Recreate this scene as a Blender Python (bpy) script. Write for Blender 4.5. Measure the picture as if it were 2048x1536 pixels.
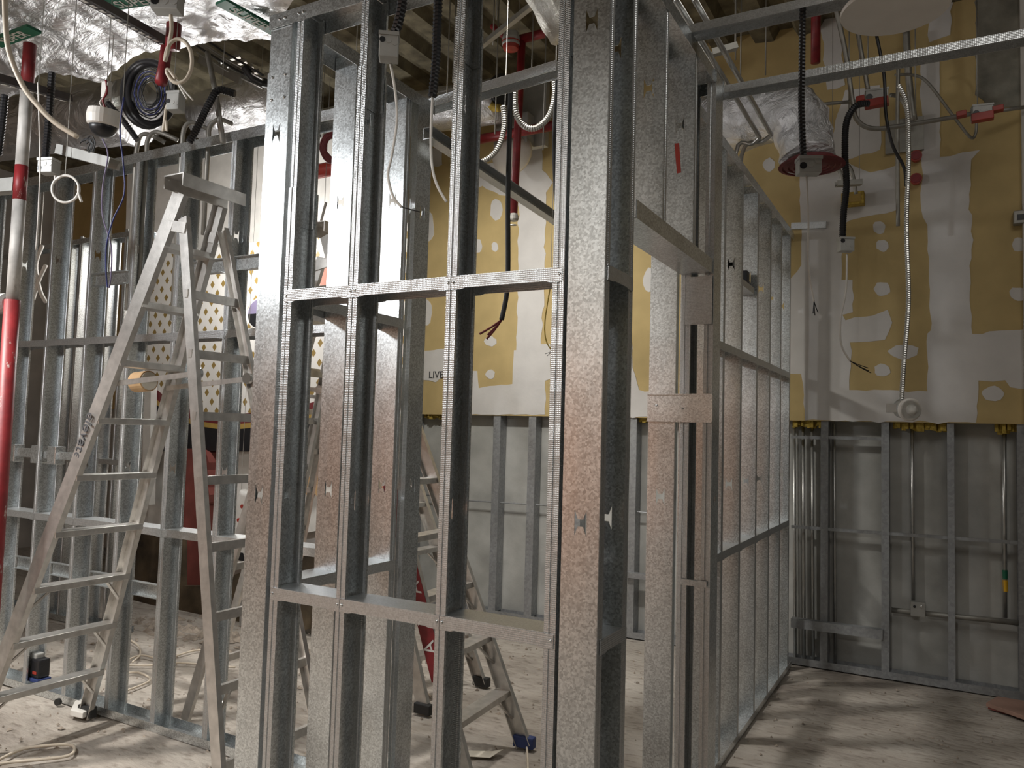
import bpy, bmesh, math, random
from mathutils import Vector, Matrix, geometry, noise
for o in list(bpy.data.objects): bpy.data.objects.remove(o, do_unlink=True)
SC = bpy.context.scene
COL = SC.collection
random.seed(7)
# ------------------------------------------------------------------ camera
F_PX, YAW, PITCH, ROLL = 1572.02, 0.50656, 0.061598, 0.0283832
CAM = Vector((0, 0, 1.5))
_fwd = Vector((-math.sin(YAW)*math.cos(PITCH), math.cos(YAW)*math.cos(PITCH), math.sin(PITCH)))
_r0 = Vector((math.cos(YAW), math.sin(YAW), 0)); _u0 = _r0.cross(_fwd)
RIGHT = math.cos(ROLL)*_r0 + math.sin(ROLL)*_u0
UP = -math.sin(ROLL)*_r0 + math.cos(ROLL)*_u0
cd = bpy.data.cameras.new('camera'); cam = bpy.data.objects.new('camera', cd); COL.objects.link(cam)
cd.sensor_fit = 'HORIZONTAL'; cd.sensor_width = 36; cd.lens = 36*F_PX/2048; cd.clip_start = 0.02
mw = Matrix.Identity(4)
for i, v in enumerate((RIGHT, UP, -_fwd)):
    for k in range(3): mw[k][i] = v[k]
mw.translation = CAM; cam.matrix_world = mw; SC.camera = cam
# ------------------------------------------------------------------ view, world, lights
SC.view_settings.view_transform = 'Standard'; SC.view_settings.look = 'None'
SC.view_settings.gamma = 1; SC.view_settings.use_curve_mapping = False
SC.view_settings.exposure = 0.2
W = bpy.data.worlds.new('world'); SC.world = W; W.use_nodes = True
W.node_tree.nodes['Background'].inputs[0].default_value = (0.9, 0.95, 1, 1)
W.node_tree.nodes['Background'].inputs[1].default_value = 0.12
def lamp(name, kind, loc, power, color=(1, 1, 1), size=0.3, target=None, sy=None, spot=None):
    l = bpy.data.lights.new(name, kind); l.energy = power; l.color = color
    o = bpy.data.objects.new(name, l); COL.objects.link(o); o.location = loc
    if kind == 'AREA':
        l.size = size
        if sy: l.shape = 'RECTANGLE'; l.size_y = sy
    else: l.shadow_soft_size = size
    if kind == 'SPOT': l.spot_size = math.radians(spot); l.spot_blend = 0.5
    if target is not None:
        o.rotation_euler = (Vector(target)-Vector(loc)).to_track_quat('-Z', 'Y').to_euler()
    return o
lamp('work_lamp_left_bay', 'SPOT', (-3.55, 0.60, 2.75), 85, (0.96, 0.98, 1.0), 0.10, (-2.75, 2.3, 1.35), spot=125)
lamp('fill_left_floor', 'SPOT', (-4.3, 0.9, 3.2), 330, (1.0, 0.96, 0.90), 0.10, (-3.75, 2.0, 0.0), spot=66)  # added fill, brightens the left floor without flaring the stud webs
lamp('work_lamp_behind_camera', 'SPOT', (-1.0, -1.8, 3.5), 210, (1, 0.97, 0.92), 0.25, (-2.1, 1.3, 0.2), spot=72)
lamp('fill_hoarding', 'AREA', (-4.2, -1.2, 3.6), 120, (1, 0.95, 0.88), 0.6, (-4.5, -3.4, 1.0))  # added light on the hoarding so its orange reflects in the studs
lamp('work_lamp_inner_room', 'SPOT', (-2.8, 4.05, 2.85), 68, (1, 0.97, 0.90), 0.06, (-3.0, 5.64, 1.75), spot=138)
lamp('fill_room_floor', 'SPOT', (-2.1, 3.4, 4.05), 190, (1, 0.96, 0.90), 0.10, (-2.2, 4.1, 0.3), spot=74)  # added overhead fill for the room floor and lower back cavity
lamp('work_lamp_far_bay', 'POINT', (-4.6, 3.9, 2.85), 48, (1, 0.98, 0.95), 0.10)
lamp('fill_right_bay', 'AREA', (0.7, 2.3, 4.25), 20, (1, 0.96, 0.90), 1.6, (0.2, 2.9, 0.0))  # added soft fill for the right floor and drywall, no actual fixture
# ------------------------------------------------------------------ pixel -> place helpers (2048 x 1536 frame)
def ray(x, y): return RIGHT*((x-1024)/F_PX) + UP*((768-y)/F_PX) + _fwd
def onz(x, y, z=0.0): d = ray(x, y); return CAM + d*((z-CAM.z)/d.z)
def ony(x, y, Y): d = ray(x, y); return CAM + d*(Y/d.y)
def onx(x, y, X): d = ray(x, y); return CAM + d*(X/d.x)
def dep(x, y, d): return CAM + ray(x, y)*d
# ------------------------------------------------------------------ materials
def newmat(name):
    m = bpy.data.materials.new(name); m.use_nodes = True
    nt = m.node_tree; b = nt.nodes['Principled BSDF']
    return m, nt, b
def N(nt, t, **kw):
    n = nt.nodes.new(t)
    for k, v in kw.items(): setattr(n, k, v)
    return n
def c4(c): return (c[0], c[1], c[2], 1)
def mat(name, col, rough=0.6, metal=0.0, var=0.12, scale=14.0, bump=0.15, bscale=60.0, spec=0.5, emit=None):
    """plain procedural surface: colour mottled by noise, fine bump"""
    m, nt, b = newmat(name); L = nt.links.new
    tc = N(nt, 'ShaderNodeTexCoord'); nz = N(nt, 'ShaderNodeTexNoise'); nz.inputs['Scale'].default_value = scale
    nz.inputs['Detail'].default_value = 6; L(tc.outputs['Object'], nz.inputs['Vector'])
    cr = N(nt, 'ShaderNodeValToRGB'); e = cr.color_ramp.elements
    e[0].position = 0.3; e[1].position = 0.7
    e[0].color = c4([max(0, v*(1-var)) for v in col]); e[1].color = c4([min(1, v*(1+var)) for v in col])
    L(nz.outputs['Fac'], cr.inputs['Fac']); L(cr.outputs['Color'], b.inputs['Base Color'])
    b.inputs['Roughness'].default_value = rough; b.inputs['Metallic'].default_value = metal
    b.inputs['Specular IOR Level'].default_value = spec
    if bump:
        n2 = N(nt, 'ShaderNodeTexNoise'); n2.inputs['Scale'].default_value = bscale; n2.inputs['Detail'].default_value = 4
        L(tc.outputs['Object'], n2.inputs['Vector'])
        bp = N(nt, 'ShaderNodeBump'); bp.inputs['Strength'].default_value = bump; bp.inputs['Distance'].default_value = 0.004
        L(n2.outputs['Fac'], bp.inputs['Height']); L(bp.outputs['Normal'], b.inputs['Normal'])
    if emit:
        b.inputs['Emission Color'].default_value = c4(col); b.inputs['Emission Strength'].default_value = emit
    return m
def galv(name, base=(0.66, 0.69, 0.70), rough=0.29, metal=0.93, spangle=190.0, contrast=0.30, knurl=False):
    m, nt, b = newmat(name); L = nt.links.new
    tc = N(nt, 'ShaderNodeTexCoord')
    vo = N(nt, 'ShaderNodeTexVoronoi'); vo.inputs['Scale'].default_value = spangle; L(tc.outputs['Object'], vo.inputs['Vector'])
    nz = N(nt, 'ShaderNodeTexNoise'); nz.inputs['Scale'].default_value = 5; nz.inputs['Detail'].default_value = 8; L(tc.outputs['Object'], nz.inputs['Vector'])
    mx = N(nt, 'ShaderNodeMix', data_type='FLOAT'); mx.inputs[0].default_value = 0.5
    sp = N(nt, 'ShaderNodeSeparateColor'); L(vo.outputs['Color'], sp.inputs[0])
    L(sp.outputs[0], mx.inputs[2]); L(nz.outputs['Fac'], mx.inputs[3])
    cr = N(nt, 'ShaderNodeValToRGB'); e = cr.color_ramp.elements; e[0].position = 0.2; e[1].position = 0.8
    e[0].color = c4([v*(1-contrast) for v in base]); e[1].color = c4([min(1, v*(1+contrast)) for v in base])
    L(mx.outputs[0], cr.inputs['Fac']); L(cr.outputs['Color'], b.inputs['Base Color'])
    mr = N(nt, 'ShaderNodeMapRange'); mr.inputs[3].default_value = rough-0.01; mr.inputs[4].default_value = rough+0.07
    L(mx.outputs[0], mr.inputs[0]); L(mr.outputs[0], b.inputs['Roughness'])
    b.inputs['Metallic'].default_value = metal
    bp = N(nt, 'ShaderNodeBump'); bp.inputs['Strength'].default_value = 0.10; bp.inputs['Distance'].default_value = 0.012
    if knurl:
        sx = N(nt, 'ShaderNodeSeparateXYZ'); L(tc.outputs['Object'], sx.inputs[0]); prev = None
        for i in range(3):
            k = N(nt, 'ShaderNodeMath', operation='MULTIPLY'); k.inputs[1].default_value = 6.2832/0.0055; L(sx.outputs[i], k.inputs[0])
            q = N(nt, 'ShaderNodeMath', operation='SINE'); L(k.outputs[0], q.inputs[0])
            if prev is not None:
                ad = N(nt, 'ShaderNodeMath', operation='ADD'); L(prev, ad.inputs[0]); L(q.outputs[0], ad.inputs[1]); prev = ad.outputs[0]
            else: prev = q.outputs[0]
        bp.inputs['Strength'].default_value = 0.35; bp.inputs['Distance'].default_value = 0.0006
        L(prev, bp.inputs['Height'])
    else:
        ws = N(nt, 'ShaderNodeTexNoise'); ws.inputs['Scale'].default_value = 9; ws.inputs['Detail'].default_value = 2
        wm = N(nt, 'ShaderNodeMapping'); wm.inputs['Scale'].default_value = (1, 1, .25); L(tc.outputs['Object'], wm.inputs[0]); L(wm.outputs[0], ws.inputs['Vector']); L(ws.outputs['Fac'], bp.inputs['Height'])
    L(bp.outputs['Normal'], b.inputs['Normal'])
    return m
def foil(name, col=(0.72, 0.72, 0.74), rough=0.36):
    m, nt, b = newmat(name); L = nt.links.new
    tc = N(nt, 'ShaderNodeTexCoord')
    mp = N(nt, 'ShaderNodeMapping'); mp.inputs['Scale'].default_value = (1, 2.2, 1); L(tc.outputs['Object'], mp.inputs[0])
    nz = N(nt, 'ShaderNodeTexNoise'); nz.inputs['Scale'].default_value = 4.5; nz.inputs['Detail'].default_value = 9
    nz.inputs['Roughness'].default_value = 0.62; nz.inputs['Distortion'].default_value = 1.6; L(mp.outputs[0], nz.inputs['Vector'])
    bp = N(nt, 'ShaderNodeBump'); bp.inputs['Strength'].default_value = 0.9; bp.inputs['Distance'].default_value = 0.05
    L(nz.outputs['Fac'], bp.inputs['Height']); L(bp.outputs['Normal'], b.inputs['Normal'])
    b.inputs['Base Color'].default_value = c4(col); b.inputs['Roughness'].default_value = rough; b.inputs['Metallic'].default_value = 0.92
    return m
def floor_mat():
    m, nt, b = newmat('dusty_concrete'); L = nt.links.new
    tc = N(nt, 'ShaderNodeTexCoord')
    a = N(nt, 'ShaderNodeTexNoise'); a.inputs['Scale'].default_value = 1.1; a.inputs['Detail'].default_value = 10; a.inputs['Roughness'].default_value = 0.65
    mp = N(nt, 'ShaderNodeMapping'); mp.inputs['Scale'].default_value = (0.7, 1.6, 1); L(tc.outputs['Object'], mp.inputs[0]); L(mp.outputs[0], a.inputs['Vector'])
    cr = N(nt, 'ShaderNodeValToRGB'); e = cr.color_ramp.elements
    e[0].position = 0.30; e[0].color = (0.21, 0.18, 0.155, 1); e[1].position = 0.68; e[1].color = (0.53, 0.49, 0.44, 1)
    x = cr.color_ramp.elements.new(0.48); x.color = (0.40, 0.36, 0.315, 1)
    L(a.outputs['Fac'], cr.inputs['Fac'])
    f = N(nt, 'ShaderNodeTexNoise'); f.inputs['Scale'].default_value = 22; f.inputs['Detail'].default_value = 6; L(mp.outputs[0], f.inputs['Vector'])
    cr2 = N(nt, 'ShaderNodeValToRGB'); cr2.color_ramp.elements[0].position = 0.30; cr2.color_ramp.elements[0].color = (0.55, 0.52, 0.5, 1)
    cr2.color_ramp.elements[1].position = 0.46; cr2.color_ramp.elements[1].color = (1, 1, 1, 1); L(f.outputs['Fac'], cr2.inputs['Fac'])
    mx = N(nt, 'ShaderNodeMix', data_type='RGBA', blend_type='MULTIPLY'); mx.inputs[0].default_value = 0.8
    L(cr.outputs['Color'], mx.inputs[6]); L(cr2.outputs['Color'], mx.inputs[7]); L(mx.outputs[2], b.inputs['Base Color'])
    b.inputs['Roughness'].default_value = 0.92; b.inputs['Specular IOR Level'].default_value = 0.2
    bp = N(nt, 'ShaderNodeBump'); bp.inputs['Strength'].default_value = 0.6; bp.inputs['Distance'].default_value = 0.02
    L(f.outputs['Fac'], bp.inputs['Height']); L(bp.outputs['Normal'], b.inputs['Normal'])
    return m
def diamond_mat(sx, sz, r):
    m, nt, b = newmat('diamond_print'); L = nt.links.new
    tc = N(nt, 'ShaderNodeTexCoord'); s = N(nt, 'ShaderNodeSeparateXYZ'); L(tc.outputs['Object'], s.inputs[0])
    def mth(op, a, bb=None):
        n = N(nt, 'ShaderNodeMath', operation=op)
        for i, v in enumerate((a, bb)):
            if v is None: continue
            if isinstance(v, (int, float)): n.inputs[i].default_value = v
            else: L(v, n.inputs[i])
        return n.outputs[0]
    def cell(off):
        u = mth('ADD', mth('DIVIDE', s.outputs[0], sx), off); v = mth('ADD', mth('DIVIDE', s.outputs[2], sz), off)
        du = mth('MULTIPLY', mth('ABSOLUTE', mth('SUBTRACT', mth('FRACT', u), 0.5)), sx*1.25)
        dv = mth('MULTIPLY', mth('ABSOLUTE', mth('SUBTRACT', mth('FRACT', v), 0.5)), sz)
        return mth('LESS_THAN', mth('ADD', du, dv), r)
    k = mth('MAXIMUM', cell(0.0), cell(0.5))
    mx = N(nt, 'ShaderNodeMix', data_type='RGBA'); mx.inputs[6].default_value = (0.72, 0.70, 0.66, 1); mx.inputs[7].default_value = (0.27, 0.18, 0.05, 1)
    L(k, mx.inputs[0]); L(mx.outputs[2], b.inputs['Base Color']); b.inputs['Roughness'].default_value = 0.55
    return m
def deck_mat():
    m = mat('sprayed_deck', (0.15, 0.13, 0.085), 0.95, 0, 0.45, 9, 0.9, 45)
    return m
G = galv('galvanized_steel'); GD = galv('galvanized_steel_old', (0.33, 0.34, 0.35), 0.5, 0.55, 60, 0.15)
GK = galv('galvanized_knurled', (0.60, 0.62, 0.63), 0.34, 0.88, 240, 0.14, True)
ALU = mat('brushed_aluminium', (0.62, 0.60, 0.57), 0.38, 0.85, 0.15, 25, 0.1, 150)
FOIL = foil('foil_wrap'); FLOOR = floor_mat(); DECK = deck_mat()
BOARD = mat('yellow_board', (0.54, 0.41, 0.19), 0.85, 0, 0.10, 5, 0.1, 90)
COMP = mat('joint_compound', (0.68, 0.66, 0.64), 0.9, 0, 0.06, 6, 0.2, 50)
PANEL = mat('cement_board', (0.42, 0.42, 0.40), 0.9, 0, 0.22, 4, 0.2, 70)
CONC = mat('rough_concrete', (0.25, 0.24, 0.20), 0.95, 0, 0.3, 9, 0.7, 40)
PLAST = mat('white_plaster', (0.66, 0.64, 0.60), 0.9, 0, 0.12, 7, 0.3, 30)
BLACK = mat('black_plastic', (0.012, 0.012, 0.014), 0.42, 0, 0.2, 30, 0.05, 100)
RUB = mat('black_rubber', (0.02, 0.02, 0.02), 0.6, 0, 0.2, 30, 0.05, 100)
WHITE = mat('white_plastic', (0.74, 0.71, 0.66), 0.45, 0, 0.05, 10, 0.0)
CREAM = mat('cream_cable', (0.66, 0.58, 0.47), 0.5, 0, 0.08, 10, 0.0)
RED = mat('red_paint', (0.21, 0.016, 0.02), 0.45, 0, 0.3, 18, 0.1, 60)
REDL = mat('red_plastic', (0.34, 0.035, 0.022), 0.45, 0, 0.1, 18, 0.0)
MAROON = mat('maroon_paint', (0.13, 0.015, 0.018), 0.6, 0, 0.2, 10, 0.1, 40)
GREYP = mat('grey_enamel', (0.40, 0.40, 0.38), 0.5, 0.2, 0.12, 12, 0.05)
EMT = mat('conduit_steel', (0.55, 0.55, 0.53), 0.34, 0.85, 0.12, 20, 0.05)
EMTD = mat('conduit_dull', (0.34, 0.33, 0.30), 0.5, 0.6, 0.12, 20, 0.05)
GOLD = mat('gold_paint', (0.36, 0.24, 0.06), 0.6, 0, 0.1, 10, 0)
GREEN = mat('green_tape', (0.01, 0.13, 0.07), 0.45, 0, 0.1, 10, 0)
INSUL = mat('yellow_insulation', (0.42, 0.30, 0.06), 1, 0, 0.4, 40, 1.0, 120)
CARD = mat('cardboard', (0.52, 0.34, 0.18), 0.85, 0, 0.1, 20, 0.1)
YEL = mat('yellow_paint', (0.75, 0.42, 0.02), 0.5, 0, 0.1, 10, 0)
ORANGE = mat('orange_board', (0.62, 0.26, 0.11), 0.7, 0, 0.12, 6, 0.1)
SALMON = mat('salmon_board', (0.50, 0.22, 0.16), 0.75, 0, 0.12, 6, 0.1)
RBROWN = mat('red_brown_paint', (0.19, 0.05, 0.04), 0.7, 0, 0.2, 8, 0.1)
STAIN = mat('stained_wall', (0.075, 0.055, 0.032), 0.9, 0, 0.6, 6, 0.4, 30)
BLUE = mat('blue_cable', (0.03, 0.04, 0.18), 0.45, 0, 0.1, 10, 0)
BLUEF = mat('blue_rubber', (0.03, 0.05, 0.16), 0.6, 0, 0.1, 10, 0)
PURP = mat('purple_print', (0.20, 0.17, 0.27), 0.6, 0, 0.05, 10, 0)
CHROME = mat('bright_steel', (0.75, 0.76, 0.76), 0.2, 1.0, 0.05, 10, 0)
PAPER = mat('paper_scrap', (0.66, 0.61, 0.52), 0.9, 0, 0.08, 12, 0.1)
TILE = mat('pink_tile', (0.36, 0.22, 0.17), 0.7, 0, 0.1, 10, 0.1)
REDTXT = mat('letter_white', (0.72, 0.70, 0.66), 0.6, 0, 0.08, 20, 0)
INK = mat('dark_ink', (0.06, 0.06, 0.065), 0.7, 0, 0.1, 20, 0)
WALLG = mat('site_wall', (0.42, 0.40, 0.37), 0.9, 0, 0.2, 3, 0.2)
SKIRTO = mat('orange_hoarding', (0.62, 0.30, 0.17), 0.8, 0, 0.15, 3, 0.1)
def worn(name, top, under, lo, hi, scale=16):
    m = mat(name, top, .5, 0, .25, 14, .12, 60); nt = m.node_tree; b = nt.nodes['Principled BSDF']; L = nt.links.new
    src = b.inputs['Base Color'].links[0].from_socket
    tc = N(nt, 'ShaderNodeTexCoord'); mp = N(nt, 'ShaderNodeMapping'); mp.inputs['Scale'].default_value = (1, 1, .45); L(tc.outputs['Object'], mp.inputs[0])
    nz = N(nt, 'ShaderNodeTexNoise'); nz.inputs['Scale'].default_value = scale; nz.inputs['Detail'].default_value = 9; nz.inputs['Roughness'].default_value = .7; L(mp.outputs[0], nz.inputs['Vector'])
    cr = N(nt, 'ShaderNodeValToRGB'); cr.color_ramp.elements[0].position = lo; cr.color_ramp.elements[1].position = hi; L(nz.outputs['Fac'], cr.inputs['Fac'])
    mx = N(nt, 'ShaderNodeMix', data_type='RGBA'); L(cr.outputs['Color'], mx.inputs[0]); L(src, mx.inputs[6]); mx.inputs[7].default_value = c4(under); L(mx.outputs[2], b.inputs['Base Color'])
    return m
POSTR = worn('worn_red_paint', (0.22, .015, .018), (.50, .44, .40), .60, .66, 22); POSTW = worn('worn_pale_paint', (.50, .48, .45), (.16, .12, .10), .60, .72, 9)
STRUT = mat('dark_strut', (0.085, 0.075, 0.075), .5, .5, .15, 20, .05)
def glass_mat():
    m, nt, b = newmat('clear_glass'); b.inputs['Base Color'].default_value = (0.95, 0.97, 0.96, 1)
    b.inputs['Transmission Weight'].default_value = 1; b.inputs['Roughness'].default_value = 0.06; b.inputs['IOR'].default_value = 1.45
    return m
GLASS = glass_mat()
# ------------------------------------------------------------------ mesh helpers
class MB:
    def __init__(s): s.v = []; s.f = []
    def add(s, vs, fs):
        o = len(s.v); s.v += [Vector(p) for p in vs]; s.f += [tuple(i+o for i in f) for f in fs]; return s
    def box(s, a, b):
        x0, x1 = sorted((a[0], b[0])); y0, y1 = sorted((a[1], b[1])); z0, z1 = sorted((a[2], b[2]))
        return s.add([(x0,y0,z0),(x1,y0,z0),(x1,y1,z0),(x0,y1,z0),(x0,y0,z1),(x1,y0,z1),(x1,y1,z1),(x0,y1,z1)],
                     [(0,3,2,1),(4,5,6,7),(0,1,5,4),(1,2,6,5),(2,3,7,6),(3,0,4,7)])
    def beam(s, a, b, w, h, up=(0, 0, 1)):
        """rectangular bar from a to b, w across, h along up"""
        a = Vector(a); b = Vector(b); d = (b-a).normalized(); u = Vector(up); x = d.cross(u)
        if x.length < 1e-4: x = d.cross(Vector((1, 0, 0)))
        x.normalize(); u = x.cross(d).normalized(); x *= w/2; u *= h/2
        return s.add([a-x-u, a+x-u, a+x+u, a-x+u, b-x-u, b+x-u, b+x+u, b-x+u],
                     [(0,1,2,3),(7,6,5,4),(0,4,5,1),(1,5,6,2),(2,6,7,3),(3,7,4,0)])
    def chan(s, a, b, w, h, up=(0, 0, 1), t=0.003):
        """open U channel from a to b: web w across, legs h along up"""
        a = Vector(a); b = Vector(b); d = (b-a).normalized(); u = Vector(up); x = d.cross(u).normalized(); u = x.cross(d).normalized()
        pr = [(-w/2, h), (-w/2, 0), (w/2, 0), (w/2, h), (w/2-t, h), (w/2-t, t), (-w/2+t, t), (-w/2+t, h)]
        n = 8; vs = [a+x*p+u*q for p, q in pr] + [b+x*p+u*q for p, q in pr]
        fs = [(i, (i+1) % n, n+(i+1) % n, n+i) for i in range(n)]
        fs += [(0,1,6,7), (1,2,5,6), (2,3,4,5), (15,14,9,8), (14,13,10,9), (13,12,11,10)]
        return s.add(vs, fs)
    def tube(s, pts, r, seg=8, cap=True):
        pts = [Vector(p) for p in pts]; n = len(pts); base = len(s.v); fr = None
        for i, p in enumerate(pts):
            t = (pts[min(i+1, n-1)]-pts[max(i-1, 0)]).normalized()
            if fr is None:
                fr = t.cross(Vector((0, 0, 1)));
                if fr.length < 0.05: fr = t.cross(Vector((1, 0, 0)))
            fr = (fr - t*fr.dot(t)).normalized(); q = t.cross(fr)
            rr = r[i] if isinstance(r, (list, tuple)) else r
            for k in range(seg):
                an = 2*math.pi*k/seg; s.v.append(p + fr*(rr*math.cos(an)) + q*(rr*math.sin(an)))
        for i in range(n-1):
            for k in range(seg):
                k2 = (k+1) % seg
                s.f.append((base+i*seg+k, base+i*seg+k2, base+(i+1)*seg+k2, base+(i+1)*seg+k))
        if cap:
            s.f.append(tuple(base+k for k in range(seg))[::-1]); s.f.append(tuple(base+(n-1)*seg+k for k in range(seg)))
        return s
    def lathe(s, c, axis, prof, seg=20):
        """prof: (radius, along-axis) pairs"""
        c = Vector(c); a = Vector(axis).normalized(); x = a.cross(Vector((0, 0, 1)))
        if x.length < 0.05: x = a.cross(Vector((1, 0, 0)))
        x.normalize(); y = a.cross(x); base = len(s.v); n = len(prof)
        for r, h in prof:
            for k in range(seg):
                an = 2*math.pi*k/seg; s.v.append(c + a*h + x*(r*math.cos(an)) + y*(r*math.sin(an)))
        for i in range(n-1):
            for k in range(seg):
                k2 = (k+1) % seg
                s.f.append((base+i*seg+k, base+i*seg+k2, base+(i+1)*seg+k2, base+(i+1)*seg+k))
        s.f.append(tuple(base+k for k in range(seg))[::-1]); s.f.append(tuple(base+(n-1)*seg+k for k in range(seg)))
        return s
    def slab(s, poly, off):
        """polygon of 3d points thickened by vector off"""
        poly = [Vector(p) for p in poly]; off = Vector(off); n = len(poly)
        tri = geometry.tessellate_polygon([poly])
        fs = [tuple(t) for t in tri] + [tuple(i+n for i in t[::-1]) for t in tri]
        fs += [(i, (i+1) % n, n+(i+1) % n, n+i) for i in range(n)]
        return s.add(poly+[p+off for p in poly], fs)
    def build(s, name, m, parent=None, smooth=False, bevel=0.0, solid=0.0):
        me = bpy.data.meshes.new(name)
        if parent is None:
            c = sum(s.v, Vector())/max(1, len(s.v)); c.z = min(p.z for p in s.v)
        else: c = wloc(parent)
        me.from_pydata([tuple(p-c) for p in s.v], [], s.f); me.update()
        bm = bmesh.new(); bm.from_mesh(me); bmesh.ops.recalc_face_normals(bm, faces=bm.faces); bm.to_mesh(me); bm.free()
        me.materials.append(m)
        if smooth:
            for p in me.polygons: p.use_smooth = True
        o = bpy.data.objects.new(name, me); COL.objects.link(o)
        if parent is None: o.location = c
        else: o.parent = parent
        if bevel:
            md = o.modifiers.new('bevel', 'BEVEL'); md.width = bevel; md.segments = 2; md.limit_method = 'ANGLE'
        if solid:
            md = o.modifiers.new('solid', 'SOLIDIFY'); md.thickness = solid; md.offset = 0
        return o
def wloc(o):
    v = Vector()
    while o is not None: v = v + Vector(o.location); o = o.parent
    return v
LABELS = {}
def tag(o, label, cat, group=None, kind=None):
    o['label'] = label; o['category'] = cat
    if group: o['group'] = group
    if kind: o['kind'] = kind
    return o
def thing(name, label, cat, loc, group=None, kind=None):
    o = bpy.data.objects.new(name, None); COL.objects.link(o); o.location = loc; o.empty_display_size = 0.1
    return tag(o, label, cat, group, kind)
def struct(o, label=None):
    o['kind'] = 'structure'
    if label: o['label'] = label
    return o
def spline(pts, sub=6):
    """smooth path through points"""
    P = [Vector(p) for p in pts]
    if len(P) < 3: return P
    out = []
    for i in range(len(P)-1):
        p0, p1, p2, p3 = P[max(i-1, 0)], P[i], P[i+1], P[min(i+2, len(P)-1)]
        for k in range(sub):
            t = k/sub
            out.append(0.5*((2*p1)+(p2-p0)*t+(2*p0-5*p1+4*p2-p3)*t*t+(3*p1-p0-3*p2+p3)*t*t*t))
    return out+[P[-1]]
def pixpath(d, *pp):
    """pixel points -> space; each (x, y[, depth]) at depth d along the view axis"""
    return [dep(p[0], p[1], p[2] if len(p) > 2 else d) for p in pp]
def text_mesh(name, body, size, m, loc, xdir, ydir, parent, depth=0.0015):
    """flat lettering: xdir reading direction, ydir letter up"""
    cu = bpy.data.curves.new(name, 'FONT'); cu.body = body; cu.size = size; cu.extrude = depth; cu.align_x = 'CENTER'; cu.align_y = 'CENTER'
    to = bpy.data.objects.new('tmp_text', cu); COL.objects.link(to)
    bpy.context.view_layer.update()
    me = bpy.data.meshes.new_from_object(to.evaluated_get(bpy.context.evaluated_depsgraph_get()))
    bpy.data.objects.remove(to, do_unlink=True)
    x = Vector(xdir).normalized(); y = Vector(ydir); y = (y-x*y.dot(x)).normalized(); z = x.cross(y)
    base = wloc(parent)
    for v in me.vertices: v.co = Vector(loc)-base + x*v.co.x + y*v.co.y + z*v.co.z
    me.materials.clear(); me.materials.append(m)
    o = bpy.data.objects.new(name, me); COL.objects.link(o); o.parent = parent
    return o
# ------------------------------------------------------------------ setting: floor, deck, walls
ZD = 4.35                                  # underside of the deck
BY = 5.64                                  # face of the back wall
def make_floor():
    mb = MB(); nx, ny = 150, 110; x0, x1, y0, y1 = -9.5, 4.2, -3.4, 6.2
    for j in range(ny+1):
        for i in range(nx+1):
            x = x0+(x1-x0)*i/nx; y = y0+(y1-y0)*j/ny
            rough = 1.0 if x < -2.2 else 0.45
            h = noise.noise((x*2.2, y*2.2, 0))*0.010*rough + noise.noise((x*7, y*7, 3))*0.005*rough
            mb.v.append(Vector((x, y, h-0.008)))
    for j in range(ny):
        for i in range(nx):
            a = j*(nx+1)+i; mb.f.append((a, a+1, a+nx+2, a+nx+1))
    o = mb.build('floor', FLOOR, smooth=True); struct(o, 'dusty bare concrete floor with dirt and rubble'); return o
make_floor()
def make_deck():
    mb = MB(); x = -9.6; pts = []
    while x < 4.2:
        pts += [(x, 0), (x+0.13, 0), (x+0.17, 0.075), (x+0.26, 0.075)]; x += 0.30
    n = len(pts); ys = [-3.4+0.35*k for k in range(28)]
    for y in ys:
        for i, (a, b) in enumerate(pts):
            w = noise.noise((a*5, y*5, 1))*0.02
            mb.v.append(Vector((a, y, ZD+b+w)))
    for j in range(len(ys)-1):
        for i in range(n-1):
            k = j*n+i; mb.f.append((k, k+1, k+n+1, k+n))
    o = mb.build('ceiling', DECK); struct(o, 'fluted metal deck overhead with rough sprayed fireproofing'); return o
make_deck()
# back wall: board above, open old framing below
wall = MB().box((-9.6, BY, 1.637), (3.0, BY+0.016, ZD+0.1)).build('wall_back', BOARD); struct(wall, 'yellow gypsum board back wall smeared with white joint compound')
def ragged(poly, amp=0.012, step=0.05):
    out = []; n = len(poly)
    for i in range(n):
        a = poly[i]; b = poly[(i+1) % n]; L = (b-a).length; k = max(1, int(L/step)); d = (b-a)
        for q in range(k):
            p = a+d*(q/k); m_ = amp if q else amp*0.3
            p = p + Vector((noise.noise((p.x*31, p.z*31, 7)), 0, noise.noise((p.x*31, p.z*31, 19))))*m_*2
            out.append(Vector((p.x, a.y, p.z)))
    return out
PN = [0]
def patch(px, name='compound_patch', m=COMP, Y=BY, th=0.002, amp=0.010):
    PN[0] += 1; th += .0001*PN[0]
    poly = ragged([ony(x, y, Y) for x, y in px], amp)
    return MB().slab(poly, (0, -th, 0)).build(name, m, wall)
def blob(cx, cy, rx, ry, k=14):
    return [(cx+rx*math.cos(2*math.pi*i/k)*random.uniform(.85, 1.1), cy+ry*math.sin(2*math.pi*i/k)*random.uniform(.85, 1.1)) for i in range(k)]
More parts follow.
